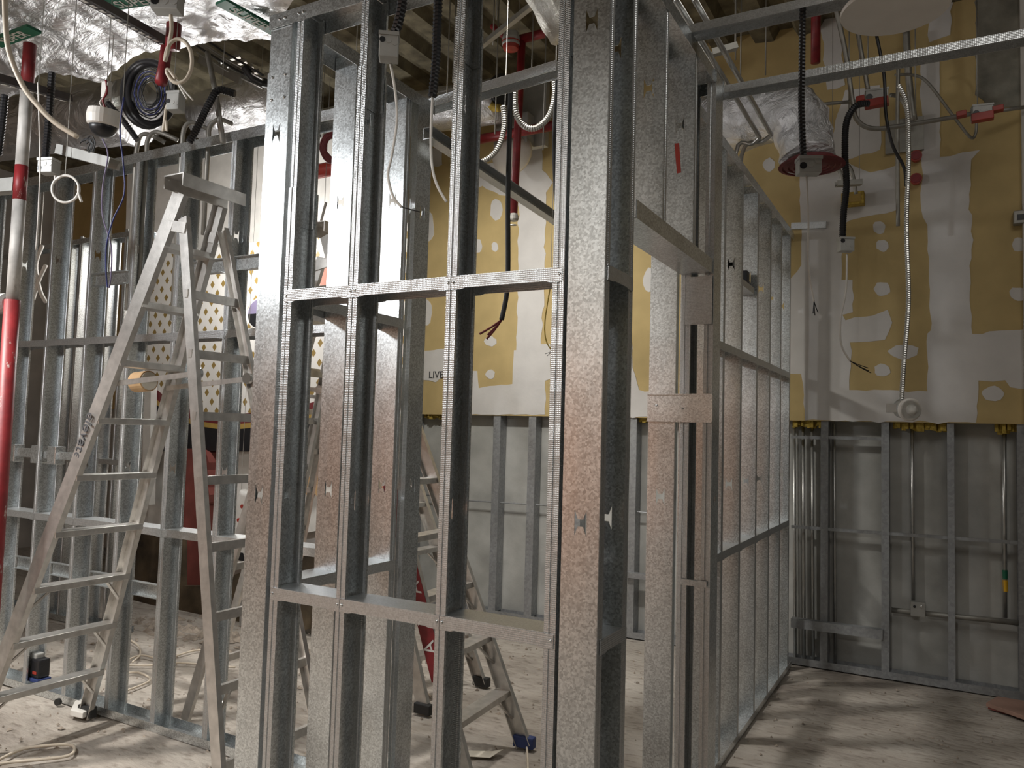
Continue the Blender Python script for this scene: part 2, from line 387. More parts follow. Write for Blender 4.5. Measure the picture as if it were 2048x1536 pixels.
patch([(1598,300),(1660,290),(1690,180),(1760,170),(1760,300),(1690,320),(1705,330),(1740,345),(1795,330),(1795,420),(1750,430),(1700,440),(1685,450),(1683,560),(1705,560),(1705,625),(1685,630),(1692,640),(1745,632),(1775,620),(1785,645),(1770,680),(1700,685),(1703,720),(1698,780),(1855,782),(1855,668),(1862,660),(1855,450),(1842,420),(1845,300),(1880,290),(1880,315),(1960,300),(1942,320),(1938,420),(1945,430),(1940,600),(1944,668),(2060,656),(2060,780),(2020,775),(2010,760),(1957,762),(1952,845),(1610,841),(1606,770),(1602,748),(1578,748),(1578,560),(1603,530)])
for c in [(1765,491,13,13),(1765,578,17,15),(1765,740,17,13),(1808,703,30,15),(1985,787,24,15),(2038,490,14,15),(2038,588,20,14),(1538,330,12,14),(1758,455,14,12)]: patch(blob(*c))
patch([(1840,100),(1880,98),(1880,310),(1845,305)]); patch([(1855,-30),(1905,-40),(1900,70),(1858,85)])
patch([(1640,30),(1680,20),(1690,170),(1655,180)])
patch([(1955,-60),(2080,-80),(2080,210),(1975,218),(1950,190)], 'concrete_patch', CONC, th=0.004)
patch([(1030,225),(1082,220),(1085,340),(1106,365),(1092,385),(1090,545),(1082,688),(1101,688),(1101,758),(1091,762),(1090,829),(942,829),(938,742),(955,742),(958,776),(1025,768),(1028,700),(1033,700),(1037,545),(1038,395),(1000,390),(965,372),(948,380),(946,330),(1030,322)])
for c in [(993,420,13,22),(952,492,13,15),(990,494,7,10),(981,683,13,10),(981,749,10,10),(855,455,14,32),(852,625,13,28),(1300,560,14,24)]: patch(blob(*c))
patch([(846,702),(890,698),(892,745),(872,765),(846,760)])
patch([(1240,640),(1262,642),(1265,735),(1278,780),(1305,782),(1305,833),(1240,832)])
patch([(846,300),(884,295),(884,330),(846,335)])
patch([(640,640),(800,640),(800,830),(640,830)]); patch([(60,690),(90,692),(92,735),(64,735),(62,810),(50,812),(50,700)])
patch([(205,640),(222,640),(218,700),(210,705)])
for bx in (.75, 1.2, 1.7, 2.2):
    patch([(2048+(bx-.38)*345+dx, yy) for dx, yy in ((0,60),(60,55),(66,420),(58,640),(70,835),(-8,835),(4,500))], amp=.012)
ws = text_mesh('pencil_writing', 'LIVE', 0.085, INK, ony(872, 750, BY-0.0085), (1, 0, 0), (0, 0, 1), wall)
# open cavity under the board
panel = MB().box((-9.6, BY+0.12, 0), (3.0, BY+0.135, 1.80)).build('backing_panel', PANEL, wall)
MB().chan((-9.6, BY+0.06, 0.002), (3.0, BY+0.06, 0.002), 0.10, 0.045, (0, 0, 1)).build('bottom_track', GD, wall)
def old_stud(x0, x1):
    m_ = MB(); m_.add([(x0, BY+.012, 0.04), (x1, BY+.012, 0.04), (x1, BY+.112, 0.04), (x0, BY+.112, 0.04), (x0, BY+.012, 1.79), (x1, BY+.012, 1.79), (x1, BY+.112, 1.79), (x0, BY+.112, 1.79)],
           [(0, 1, 5, 4), (1, 2, 6, 5), (2, 3, 7, 6)]).build('old_stud', GD, wall, solid=0.003)
for a, b in [(-.745,-.700),(-.376,-.332),(-.002,.036),(.368,.41),(-3.30,-3.235),(-2.97,-2.905),(-3.72,-3.665),(-4.12,-4.075),(-2.55,-2.5),(-2.1,-2.05),(-1.68,-1.63),(-1.25,-1.21),(-4.55,-4.5),(-5.0,-4.95),(-5.5,-5.45),(-6.0,-5.95),(-6.6,-6.55),(.78,.82),(1.16,1.2),(1.55,1.59),(1.95,1.99),(2.4,2.44)]: old_stud(a, b)
def ybar(a, b, Y, r, name, m, box=None):
    p = ony(a[0], a[1], Y); q = ony(b[0], b[1], Y)
    mm = MB()
    if box: mm.beam(p, q, box[0], box[1])
    else: mm.tube([p, q], r, 8)
    return mm.build(name, m, wall)
ybar((1583,1053),(2060,1087), BY+.03, .010, 'bridging_bar', GD, (.02,.02))
ybar((936,1001),(1110,1012), BY+.05, .006, 'bridging_bar', GD)
ybar((850,990),(936,998), BY+.05, .006, 'bridging_bar', GD)
ybar((1255,1022),(1300,1026), BY+.05, .006, 'bridging_bar', GD)
ybar((1583,874),(1652,876), BY+.03, .008, 'bridging_bar', GD, (.03,.02))
ybar((1657,875),(1764,878), BY+.03, .008, 'bridging_bar', GD, (.03,.02))
ybar((1583,1244),(1766,1268), BY-.004, .02, 'sill_track', GD, (.06,.06))
ybar((1250,1148),(1310,1156), BY+.0, .02, 'sill_track', GD, (.05,.04))
for x, w in ((1590,.011),(1608,.011),(1626,.010),(1648,.010),(1670,.010),(1826,.011),(2010,.013)):
    top = 848; bot = 1335 if x < 1680 else (1210 if x == 1826 else 1235)
    MB().tube([ony(x-2, top, BY+.09), ony(x+.001*(bot-top), bot, BY+.09)], w, 8).build('riser_conduit', EMT if x != 1648 else EMTD, wall, smooth=True)
MB().tube([ony(1783,1220,BY+.055), ony(2060,1248,BY+.055)], .017, 10).build('horizontal_conduit', EMTD, wall, smooth=True)
MB().tube([ony(2010.5,1160,BY+.09), ony(2011,1183,BY+.09)], .0145, 10).build('yellow_coupling', YEL, wall)
MB().tube([ony(2010,1140,BY+.09), ony(2010.5,1158,BY+.09)], .0145, 10).build('green_coupling', GREEN, wall)
b_ = ony(1836, 1218, BY+.03); MB().box(b_+Vector((-.042,-.02,-.045)), b_+Vector((.042,.03,.045))).build('outlet_box', GREYP, wall, bevel=.003)
for x in (1829, 1843): c_ = ony(x, 1213, BY+.008); MB().lathe(c_, (0,-1,0), [(.008,-.004),(.008,.004),(.004,.006)], 10).build('outlet_socket', BLACK if x == 1829 else CHROME, wall)
def fringe(x0, x1, y):
    m_ = MB(); a = ony(x0, y, BY+.01); b = ony(x1, y, BY+.01); n = int((b.x-a.x)/.012)
    for i in range(n):
        x = a.x+(b.x-a.x)*i/n; d = .02+.05*abs(noise.noise((x*9, 0, 2)))+random.uniform(0, .02)
        m_.box((x, BY+.02+random.uniform(0,.04), a.z-d), (x+random.uniform(.01,.03), BY+.07+random.uniform(0,.04), a.z+.03))
    m_.build('insulation_fringe', INSUL, wall)
fringe(1583, 1640, 842); fringe(1785, 1890, 848); fringe(1990, 2040, 850); fringe(1255, 1298, 833); fringe(845, 880, 828)
MB().box((-9.6, -3.4, -0.05), (-9.5, 6.2, ZD+.1)).build('wall_left', WALLG)['kind'] = 'structure'
MB().box((4.1, -3.4, -0.05), (4.2, 6.2, ZD+.1)).build('wall_right', WALLG)['kind'] = 'structure'
wr = MB().box((-9.6, -3.5, -0.05), (4.2, -3.4, ZD+.1)).build('wall_rear', WALLG); struct(wr, 'bare site wall behind the viewpoint')
MB().box((-7.3, -3.39, 0.0), (-2.65, -3.36, 2.25)).build('hoarding_board', SKIRTO, wr)
bpy.data.objects['wall_left']['label'] = 'bare grey site wall at far left'; bpy.data.objects['wall_right']['label'] = 'bare grey site wall on the right'
e0 = ony(2043, 300, BY-.02)
tr = MB().box((e0.x, BY-.06, 1.62), (e0.x+.07, BY-.004, ZD)).build('trim_1', PLAST); struct(tr, 'pale vertical corner trim at the right end of the back wall')
# ------------------------------------------------------------------ steel framing
SW, SF = 0.105, 0.034
_studs = {}
def stud_mesh(h, holes, w=SW, f=SF):
    key = (round(h, 3), tuple(holes), w, f)
    if key in _studs: return _studs[key]
    v = []; fc = []
    def q(*p):
        o = len(v); v.extend(p); fc.append(tuple(range(o, o+len(p))))
    def strip(p, r, z0=0, z1=h): q((p[0], p[1], z0), (r[0], r[1], z0), (r[0], r[1], z1), (p[0], p[1], z1))
    for s in (0, 1):
        X = (lambda a: a) if s == 0 else (lambda a: w-a)
        pr = [(.009, f), (0, f), (0, f*.62), (.0022, f*.55), (.0022, f*.47), (0, f*.40), (0, 0)]
        for a, b in zip(pr, pr[1:]): strip((X(a[0]), a[1]), (X(b[0]), b[1]))
    hw, hh = .017, .034; cx = w/2
    strip((0, 0), (cx-hw, 0)); strip((cx+hw, 0), (w, 0))
    z = 0
    for zc in sorted(holes):
        # H-shaped punch: what is left are two tapered tabs
        q((cx-hw, 0, z), (cx+hw, 0, z), (cx+hw, 0, zc-hh), (cx+hw*.45, 0, zc-hh*.28), (cx-hw*.45, 0, zc-hh*.28), (cx-hw, 0, zc-hh))
        z0 = zc+hh
        fc_top = [(cx-hw, 0, z0), (cx-hw*.45, 0, zc+hh*.28), (cx+hw*.45, 0, zc+hh*.28), (cx+hw, 0, z0)]
        q(*fc_top); z = z0
    q((cx-hw, 0, z), (cx+hw, 0, z), (cx+hw, 0, h), (cx-hw, 0, h))
    me = bpy.data.meshes.new('stud'); me.from_pydata(v, [], fc); me.update()
    bm = bmesh.new(); bm.from_mesh(me); bmesh.ops.remove_doubles(bm, verts=bm.verts, dist=1e-5); bm.to_mesh(me); bm.free()
    me.materials.append(G); me.materials.append(GK); _studs[key] = me
    for p in me.polygons:
        if abs(p.normal.x) > .5: p.material_index = 1
    return me
def stud(parent, x, y, rot, z0=0.003, z1=2.92, holes=(1.29, 2.52), label=None):
    """web faces -Y at rot 0; flanges run +Y"""
    hs = [zz-z0 for zz in holes if z0+.1 < zz < z1-.1]
    o = bpy.data.objects.new('stud', stud_mesh(z1-z0, hs)); COL.objects.link(o)
    o.parent = parent; o.location = Vector((x, y, z0))-wloc(parent); o.rotation_euler[2] = math.radians(rot)
    md = o.modifiers.new('solid', 'SOLIDIFY'); md.thickness = .0016; md.offset = 0
    if label: o['label'] = label
    return o
def rail(parent, a, b, depth, along, h=.036, t=.0016, name='rail', stop=None, m=None):
    """noggin between studs: flat web on top, flange hanging on both sides; a,b along the wall, depth=(front, back, z); web ends at stop"""
    z = depth[2]; d0, d1 = depth[0], depth[1]; stop = b if stop is None else stop
    v = []; fcs = []
    def P(s, d, zz): return (s, d, zz) if along == 'X' else (d, s, zz)
    def q(*p):
        o = len(v); v.extend(p); fcs.append(tuple(range(o, o+len(p))))
    q(P(a, d0, z), P(stop, d0, z), P(stop, d1, z), P(a, d1, z))
    for dd in (d0, d1):
        q(P(a, dd, z-.003), P(a+.03, dd, z), P(b-.03, dd, z), P(b, dd, z-.003), P(b, dd, z-h*1.1), P(b-.035, dd, z-h*1.1), P(b-.05, dd, z-h), P(a+.05, dd, z-h), P(a+.035, dd, z-h*1.1), P(a, dd, z-h*1.1))
    mm = MB(); mm.add(v, fcs); return mm.build(name, m or GK, parent, solid=t)
def screw(parent, p, n):
    MB().lathe(p, n, [(.0052, 0), (.0048, .0015), (.003, .0034)], 8).build('screw', CHROME, parent, smooth=True)
Z1, Z2, ZT = 0.975, 1.95, 2.925
YF = 1.90
# --- front wall of the small room
fw = thing('stud_partition', 'tall galvanized stud frame facing the camera in the foreground, four studs and two rails', 'partition', (-1.42, YF, 0), 'new stud partition frames')
FX = [-1.933, -1.653, -1.283, -0.937]
def spliced(parent, x, y, rot, holes, zs=2.63):
    """lower stud plus the narrower upper length nested inside it"""
    stud(parent, x, y, rot, z1=zs, holes=holes)
    o = bpy.data.objects.new('upper_stud', stud_mesh(2.92-zs+.12, [], SW-.006, SF-.006)); COL.objects.link(o); o.parent = parent
    R3 = Matrix.Rotation(math.radians(rot), 3, 'Z')
    o.location = Vector((x, y, zs-.12))+R3 @ Vector((.003, .003, 0))-wloc(parent); o.rotation_euler[2] = math.radians(rot)
    md = o.modifiers.new('solid', 'SOLIDIFY'); md.thickness = .0016; md.offset = 0
for x, zs in zip(FX, (2.30, 2.66, 2.74, 2.70)): spliced(fw, x, YF+SW, -90, (1.27, 2.50) if zs > 2.6 else (1.27,), zs)
MB().chan((-2.06, YF+SW/2, .0), (-.79, YF+SW/2, .0), SW+.006, .035).build('bottom_track', G, fw)
MB().chan((-2.06, YF+SW/2, ZT), (-.79, YF+SW/2, ZT), SW+.006, .05, (0, 0, -1)).build('top_track', G, fw)
for z in (Z1, Z2):
    for i in range(3):
        a = FX[i]+.017+(0 if i else -.012); b = FX[i+1]+.0155+(.014 if i == 2 else 0)
        rl = rail(fw, a, b, (YF-.003, YF+SW+.002, z), 'X', stop=FX[i+1]-.001)
        screw(rl, (a+.008, YF-.004, z-.018), (0, -1, 0)); screw(rl, (b-.008, YF-.004, z-.018), (0, -1, 0))
for x in (-2.01, -1.985, -1.92, -1.90): screw(fw, (x, YF-.005, ZT-.025), (0, -1, 0))
# --- left side of the small room
lw = thing('stud_partition', 'side stud frame of the small room, webs facing the camera, left of the foreground frame', 'partition', (-2.0, 2.2, 0), 'new stud partition frames')
XL0 = -2.058
spliced(lw, XL0, YF+.001, 0, (1.27, 2.50), 2.72); stud(lw, XL0+.002, 2.235, 0, holes=(1.27, 2.35)); stud(lw, XL0-.01, 2.565, 0, holes=(1.27, 2.45))
stud(lw, -1.952, 2.635, 90, holes=(1.27, 2.42))
for x in (-2.035, -1.975):
    for z in (2.70, 2.62): screw(lw, (x, YF-.001, z), (0, -1, 0))
MB().chan((XL0+SW/2, YF+SW, .0), (XL0+SW/2, 2.75, .0), SW+.006, .035).build('bottom_track', G, lw)
MB().chan((XL0+SW/2, YF+SW, ZT-.003), (XL0+SW/2, 2.75, ZT-.003), SW+.008, .05, (0, 0, -1)).build('top_track', G, lw)
for z in (Z1, Z2):
    rail(lw, YF+.017, 2.235+.0155, (XL0-.003, XL0+SW+.006, z), 'Y', stop=2.234); rail(lw, 2.235+.017, 2.565+.0155, (XL0-.003, XL0+SW+.006, z), 'Y', stop=2.564)
# --- long left partition
YL = 2.603
lp = thing('stud_partition', 'long stud frame behind the tall stepladder, running to the left edge', 'partition', (-3.4, YL, 0), 'new stud partition frames')
LX = [-5.62, -5.22, -4.845, -4.497, -4.133, -3.768, -3.412, -3.040, -2.675, -2.31]
for x in LX: stud(lp, x, YL+SW, -90, holes=(1.27, 2.42))
MB().chan((-6.0, YL+SW/2, .0), (-2.07, YL+SW/2, .0), SW+.006, .04).build('bottom_track', G, lp)
MB().chan((-6.0, YL+SW/2, ZT), (-2.07, YL+SW/2, ZT), SW+.006, .05, (0, 0, -1)).build('top_track', G, lp)
for z in (Z1, Z2):
    for i in range(len(LX)-1):
        rail(lp, LX[i]+.017, LX[i+1]+.0155, (YL-.003, YL+SW+.002, z), 'X', stop=LX[i+1]-.001)
# extra noggins and box brackets on this frame
for (x0, x1, y, z) in [(-4.08,-3.80,YL+.02,2.265),(-3.36,-3.07,YL+.03,2.27),(-3.0,-2.7,YL+.03,2.27),(-4.80,-4.53,YL+SW,.66),(-4.45,-4.16,YL+SW,.66),(-4.08,-3.80,YL+SW,.65),(-3.73,-3.44,YL+SW,.64)]:
    MB().chan((x0, y, z), (x1, y, z), .07, .03, (0, -1, 0)).build('backing_rail', G, lp)
MB().beam((-4.82, YL+.03, 1.305), (-4.5, YL+.03, 1.305), .03, .05).build('box_bracket', G, lp)
MB().beam((-4.46, YL+.03, 1.30), (-4.16, YL+.03, 1.30), .03, .04).build('box_bracket', G, lp)
for x in (-4.80, -4.56, -4.40): MB().box((x, YL-.0, 1.25), (x+.075, YL+.06, 1.35)).build('device_box', G, lp, bevel=.004)
# --- pier right of the front wall, beside the doorway
XP0, XP1 = -0.889, -0.784
pr = thing('stud_partition', 'narrow two-stud pier with orange sheen at the near side of the doorway', 'partition', (-.84, 1.98, 0), 'new stud partition frames')
stud(pr, XP0, YF-.004, 0, holes=(1.27, 2.62)); stud(pr, XP0, 2.072, 180 if False else 0, holes=(1.27, 2.62))
MB().chan((XP0+SW/2, YF, .0), (XP0+SW/2, 2.11, .0), SW+.006, .035).build('bottom_track', G, pr)
MB().chan((XP0+SW/2, YF+.02, ZT-.002), (XP0+SW/2, 2.11, ZT-.002), SW+.008, .05, (0, 0, -1)).build('top_track', G, pr)
for z in (Z1, Z2): rail(pr, YF+.013, 2.10, (XP1+.003, XP0-.002, z), 'Y', stop=2.071)
for (x, z) in ((-.862, 2.74), (-.81, 2.79), (-.835, 2.83)): screw(pr, (x, YF-.006, z), (0, -1, 0))
# --- door head over the opening
dh = thing('door_header', 'boxed steel header with short cripple studs over the doorway', 'header', (-.84, 2.5, 2.12), None)
MB().chan((XP0+SW/2, 2.112, 2.125), (XP0+SW/2, 2.944, 2.125), SW+.012, .055, (0, 0, 1)).build('head_track', G, dh)
MB().chan((XP0+SW/2, 2.112, ZT-.002), (XP0+SW/2, 2.944, ZT-.002), SW+.008, .05, (0, 0, -1)).build('top_track', G, dh)
for y in (2.36, 2.70): stud(dh, XP0, y, 0, 2.13, 2.92, holes=(2.62,))
pm = [ony(x, y, 2.70-.0015) for x, y in ((1349,287),(1358,286),(1360,310),(1362,345),(1354,347),(1351,315))]
MB().slab(pm, (0, .0008, 0)).build('paint_mark', REDL, dh)
# --- short return wall at far side of the doorway
YJ = 2.95
jw = thing('stud_partition', 'cluster of studs tied by an orange-tinted cross plate beyond the doorway', 'partition', (-.9, YJ, 0), 'new stud partition frames')
stud(jw, -1.022, YJ, 0, holes=(1.27,)); stud(jw, -.774, YJ+.001, 90, holes=(1.27,)); stud(jw, -.897, YJ+SW, -90, holes=(1.27,))
MB().chan((-1.03, YJ+SW/2, .0), (-.77, YJ+SW/2, .0), SW+.006, .035).build('bottom_track', G, jw)
MB().chan((-1.03, YJ+SW/2, ZT-.002), (-.77, YJ+SW/2, ZT-.002), SW+.008, .05, (0, 0, -1)).build('top_track', G, jw)
p0 = ony(1296, 788, YJ-.006); p1 = ony(1425, 845, YJ-.006)
MB().box((p0.x, YJ-.010, p1.z), (p1.x, YJ-.006, p0.z)).build('cross_plate', G, jw)
MB().box((p0.x, YJ-.018, p0.z-.004), (p1.x, YJ-.006, p0.z+.001)).build('plate_lip', G, jw); MB().box((p0.x, YJ-.018, p1.z-.001), (p1.x, YJ-.006, p1.z+.004)).build('plate_lip', G, jw)
for x, y in ((1313, 811), (1365, 817)): screw(jw, ony(x, y, YJ-.010), (0, -1, 0))
p0 = ony(1372, 555, YJ-.006); p1 = ony(1424, 648, YJ-.006)
MB().box((p0.x, YJ-.010, p1.z), (p1.x, YJ-.006, p0.z)).build('gusset_plate', GK, jw)
p0 = ony(1362, 1157, YJ-.01); p1 = ony(1413, 1175, YJ-.01)
MB().box((p0.x, YJ-.014, p1.z), (p1.x, YJ-.004, p0.z)).build('backing_strap', GK, jw)
# --- right partition running to the back wall
XR = -.92
rw = thing('stud_partition', 'long receding stud frame that meets the back wall beside the open bay', 'partition', (XR-.05, 4.3, 0), 'new stud partition frames')
RY = [3.36, 3.69, 4.05, 4.43, 4.79, 5.135, 5.46]
for y in RY: stud(rw, XR-SW, y, 0, holes=(1.27, 2.40))
MB().chan((XR-SW/2, YJ+SW, .0), (XR-SW/2, 5.60, .0), SW+.006, .035).build('bottom_track', G, rw)
MB().chan((XR-SW/2, YJ+SW, ZT), (XR-SW/2, 5.60, ZT), SW+.006, .05, (0, 0, -1)).build('top_track', G, rw)
for z in (Z1, Z2):
    for i in range(len(RY)-1): rail(rw, RY[i]+.017, RY[i+1]+.0155, (XR+.003, XR-SW-.002, z), 'Y', stop=RY[i+1]-.001)
MB().box((XR-.10, 4.08, 2.30), (XR-.01, 4.40, 2.335)).build('box_rail', GK, rw); MB().box((XR-.10, 4.10, 2.335), (XR-.03, 4.17, 2.44)).build('device_box', BLACK, rw, bevel=.004); MB().box((XR-.09, 4.32, 2.335), (XR-.03, 4.38, 2.42)).build('device_box', BLACK, rw, bevel=.004)
# --- older partition further back on the left
op = thing('stud_partition', 'farther stud frame seen through the long left frame', 'partition', (-6.0, 3.62, 0), 'new stud partition frames')
for px in (28, 106, 121, 146, 199, 236, 262): stud(op, ony(px, 700, 3.62).x, 3.62+SW, -90, holes=(1.2,))
xa, xb = ony(-40, 700, 3.62).x, ony(268, 700, 3.62).x
MB().chan((xa, 3.67, 0), (xb+.03, 3.67, 0), SW+.006, .04).build('bottom_track', G, op); MB().chan((xa, 3.67, 2.9), (xb+.03, 3.67, 2.9), SW+.006, .04, (0, 0, -1)).build('top_track', G, op)
rail(op, xa, xb, (3.617, 3.725, 1.22), 'X')
# bare conduits that rise through the left frame and bend over
for i, (q0, q1, q2, q3, lbl) in enumerate([((262,620),(272,306),(280,274),((298,269),(330,285)),'leftmost of the bent grey conduits rising above the left frame'),
    ((284,640),(293,303),(296,278),((314,264),(356,280)),'second bent grey conduit from the left above the left frame'),
    ((352,640),(364,288),(369,256),((385,245),(417,259)),'third bent grey conduit from the left above the left frame'),
    ((404,470),(417,277),(420,253),((438,239),(464,248)),'rightmost bent grey conduit above the left frame, with a free end')]):
    Yc = YL+.055
    a = ony(*q0, Yc); b = ony(*q1, Yc); c = ony(*q2, Yc); d = ony(*q3[0], Yc+.03); e = ony(*q3[1], Yc+.10)
    a.x = b.x
    o = MB().tube([a, b]+spline([b, c, d, e], 6)[1:], .012, 8).build('bent_conduit', EMTD, smooth=True)
    tag(o, lbl, 'conduit', 'bent conduits over the left frame')
# ------------------------------------------------------------------ stepladders
def ladder(label, origin, rot, H=2.5, brand=None, red=False, steps=9, sw=.075, dark=ALU):
    t = thing('stepladder', label, 'ladder', tuple(origin), 'aluminium stepladders')
    R3 = Matrix.Rotation(math.radians(rot), 3, 'Z'); O = Vector(origin)
    Wp = lambda x, y, z: O + R3 @ Vector((x, y, z))
    D = lambda x, y, z: R3 @ Vector((x, y, z))
    hy = lambda z: .285-.068*z                       # half width, tapering upward
    sx = lambda z: .40*z; lx = lambda z: 1.63-.255*z
    dz = H/(steps+1)
    for s in (-1, 1):
        m_ = MB().chan(Wp(sx(.0), s*hy(0), .01), Wp(sx(H), s*hy(H), H-.03), sw, .026, D(0, -s, 0), .004)
        st = m_.build('stile', ALU, t)
        MB().beam(Wp(-.05, s*(hy(0)-.004), .03), Wp(.055, s*(hy(0)-.004), .03), .042, .055).build('foot', BLUEF if red else RUB, t, bevel=.006)
        MB().chan(Wp(lx(0), s*hy(0)*.97, .01), Wp(lx(H-.14), s*hy(H)*.97, H-.14), .05, .022, D(0, -s, 0), .004).build('rear_leg', ALU, t)
        MB().beam(Wp(sx(1.70)-.02, s*hy(1.7)-s*.03, 1.66), Wp(lx(1.70)+.02, s*hy(1.7)-s*.03, 1.70), .006, .022).build('spreader', ALU, t)
        MB().lathe(Wp(lx(1.7), s*hy(1.7)-s*.04, 1.70), D(0, 1, 0), [(.025, -.008), (.025, .008)], 12).build('hinge', CHROME, t)
        MB().beam(Wp(sx(H-.15)-.02, s*(hy(H)+.004), H-.16), Wp(lx(H-.2)+.02, s*(hy(H)+.004), H-.19), .008, .045).build('hinge_plate', ALU, t)
    for k in range(1, steps+1):
        z = dz*k; stp = MB().beam(Wp(sx(z)+.01, -hy(z)+.004, z), Wp(sx(z)+.01, hy(z)-.004, z), .078, .028).build('step', ALU, t, bevel=.002)
        if k in (1, 2, 3):
            for s in (-1, 1):
                MB().beam(Wp(sx(z)+.01, s*(hy(z)-.10), z-.014), Wp(sx(z-.11)+.01, s*(hy(z-.11)-.006), z-.12), .016, .008).build('step_brace', ALU, stp)
    for k in range(1, steps):
        z = dz*k+.03; rg = MB().beam(Wp(lx(z), -hy(z)*.95, z), Wp(lx(z), hy(z)*.95, z), .02, .034).build('rear_rung', ALU, t)
        if k in (1, 2):
            MB().beam(Wp(lx(z), -hy(z)*.95+.09, z), Wp(lx(z-.1), -hy(z)*.95, z-.10), .012, .012).build('rung_brace', ALU, rg)
    MB().chan(Wp(sx(H)+.03, -hy(H)-.05, H+.03), Wp(sx(H)+.03, hy(H)+.05, H+.03), .12, .055, (0, 0, -1), .005).build('cap', ALU, t)
    if brand:
        z = 1.43; nrm = D(0, -1, 0); dn = -(D(.40, 0, 1).normalized())
        text_mesh('brand_lettering', brand, .078, INK, Wp(sx(z), -hy(z)-.004, z), dn, dn.cross(nrm)*-1, t)
    if red:
        nrm = D(0, 1, 0); dn = D(.40, 0, 1).normalized(); sd_ = D(1, 0, -.40).normalized()*.036
        za, zb = .43, 1.25; A_ = Wp(sx(za), hy(za)+.002, za); B_ = Wp(sx(zb), hy(zb)+.002, zb)
        lb = MB().slab([A_-sd_, A_+sd_, B_+sd_, B_-sd_], nrm*.002).build('red_label', RED, t)
        for z, ch in ((.56, 'A'), (.68, 'V'), (.80, 'A')): text_mesh('label_lettering', ch, .085, REDTXT, Wp(sx(z), hy(z)+.005, z), dn, nrm.cross(dn), lb)
    return t
ladder('tall aluminium stepladder with a cardboard tape roll hung on its spreader', (-3.83, 2.272, 0), 0, brand='elevate')
ladder('aluminium stepladder with a red lettered stile and blue foot inside the framed room', (-1.755, 3.14, 0), 183.5, red=True)
ladder('stepladder seen through the studs in front of the diamond-patterned board', (-2.42, 3.80, 0), 178, H=2.35, steps=8)
tp = thing('tape_roll', 'brown cardboard tape roll hanging on the ladder spreader', 'tape', (0, 0, 0))
c_ = dep(298, 762, 3.55); ax = (dep(268, 765, 3.6)-c_).normalized()
MB().lathe(c_, ax, [(.047, 0), (.047, .085)], 24).build('roll', CARD, tp, smooth=False)
MB().lathe(c_-ax*.002, ax, [(.041, -.001), (.041, .002)], 24).build('core_face', PAPER, tp)
# ------------------------------------------------------------------ red and white post, far left
pc = ony(32, 500, 1.92); po = thing('shoring_post', 'steel post with flaking red and white paint at the left edge', 'post', (pc.x, 1.92, 0))
def post_seg(z0, z1, m_, nm, r=.026): MB().tube([(pc.x, 1.92, z0), (pc.x, 1.92, z1)], r, 16).build(nm, m_, po, smooth=True)
zz = lambda y: ony(30, y, 1.92).z
post_seg(0, zz(600), POSTR, 'red_lower_tube', .032); post_seg(zz(600), zz(402), POSTW, 'pale_tube'); post_seg(zz(402), zz(335), POSTR, 'red_band', .0265); post_seg(zz(335), zz(175), POSTW, 'pale_tube'); post_seg(zz(175), zz(100), POSTR, 'red_top', .0265)
MB().lathe((pc.x-.10, 1.92, zz(605)), (1, 0, 0), [(.045, 0), (.045, .07), (.03, .075)], 16).build('collar', GREYP, po)
MB().beam((pc.x-.3, 1.88, zz(370)), (pc.x-.02, 1.92, zz(372)), .05, .06).build('clamp_arm', GREYP, po)
# ------------------------------------------------------------------ generic small things
def cable(name, label, d, pts, r, m, cat='cable', group=None, tips=None, seg=6):
    P = spline(pixpath(d, *pts), 6)
    if tips:
        t = thing(name, label, cat, tuple(P[-1]), group); MB().tube(P, r, seg).build('sheath', m, t, smooth=True)
        for k, dv in enumerate(tips):
            q = [P[-1], dep(pts[-1][0]+dv[0]*.5, pts[-1][1]+dv[1]*.55, d), dep(pts[-1][0]+dv[0], pts[-1][1]+dv[1], d)]
            MB().tube(spline(q, 3), r*.45, 5).build('bare_wire', dv[2] if len(dv) > 2 else BLACK, t, smooth=True)
        return t
    return tag(MB().tube(P, r, seg).build(name, m, smooth=True), label, cat, group)
def flex(name, label, d, pts, r, m, group=None, pitch=.012, cat='conduit'):
    P = spline(pixpath(d, *pts), 8); L = sum((b-a).length for a, b in zip(P, P[1:])); n = max(8, int(L/pitch*2))
    Q = []; acc = 0; seglen = [(b-a).length for a, b in zip(P, P[1:])]; i = 0
    for k in range(n+1):
        s = L*k/n
        while i < len(seglen)-1 and acc+seglen[i] < s: acc += seglen[i]; i += 1
        Q.append(P[i]+(P[i+1]-P[i])*min(1, max(0, (s-acc)/max(1e-6, seglen[i]))))
    return tag(MB().tube(Q, [r if k % 2 else r*.80 for k in range(len(Q))], 8).build(name, m, smooth=False), label, cat, group)
def jbox(label, px, d, size, rot=0, m=GREYP, cat='junction box', group='electrical junction boxes', knock=3, name='junction_box'):
    c = dep(px[0], px[1], d); t = thing(name, label, cat, (c.x, c.y, c.z), group); t.rotation_euler[2] = math.radians(rot)
    w, dp, h = size
    o = MB().box(c-Vector((w/2, dp/2, h/2)), c+Vector((w/2, dp/2, h/2))).build('body', m, t, bevel=.003)
    for i in range(knock):
        a = c+Vector((-w/2+w*(i+.5)/knock, -dp/2, random.uniform(-.2, .25)*h))
        MB().lathe(a, (0, -1, 0), [(.16*w, -.001), (.16*w, .0012)], 10).build('knockout', BLACK if i == 0 else m, o)
    MB().box(c+Vector((-w/2-.002, -dp/2-.003, h/2-.01)), c+Vector((w/2+.002, dp/2, h/2+.001))).build('cover_lip', m, t)
    return t
def deckpt(p): return Vector((p[0], p[1], ZD+.02))
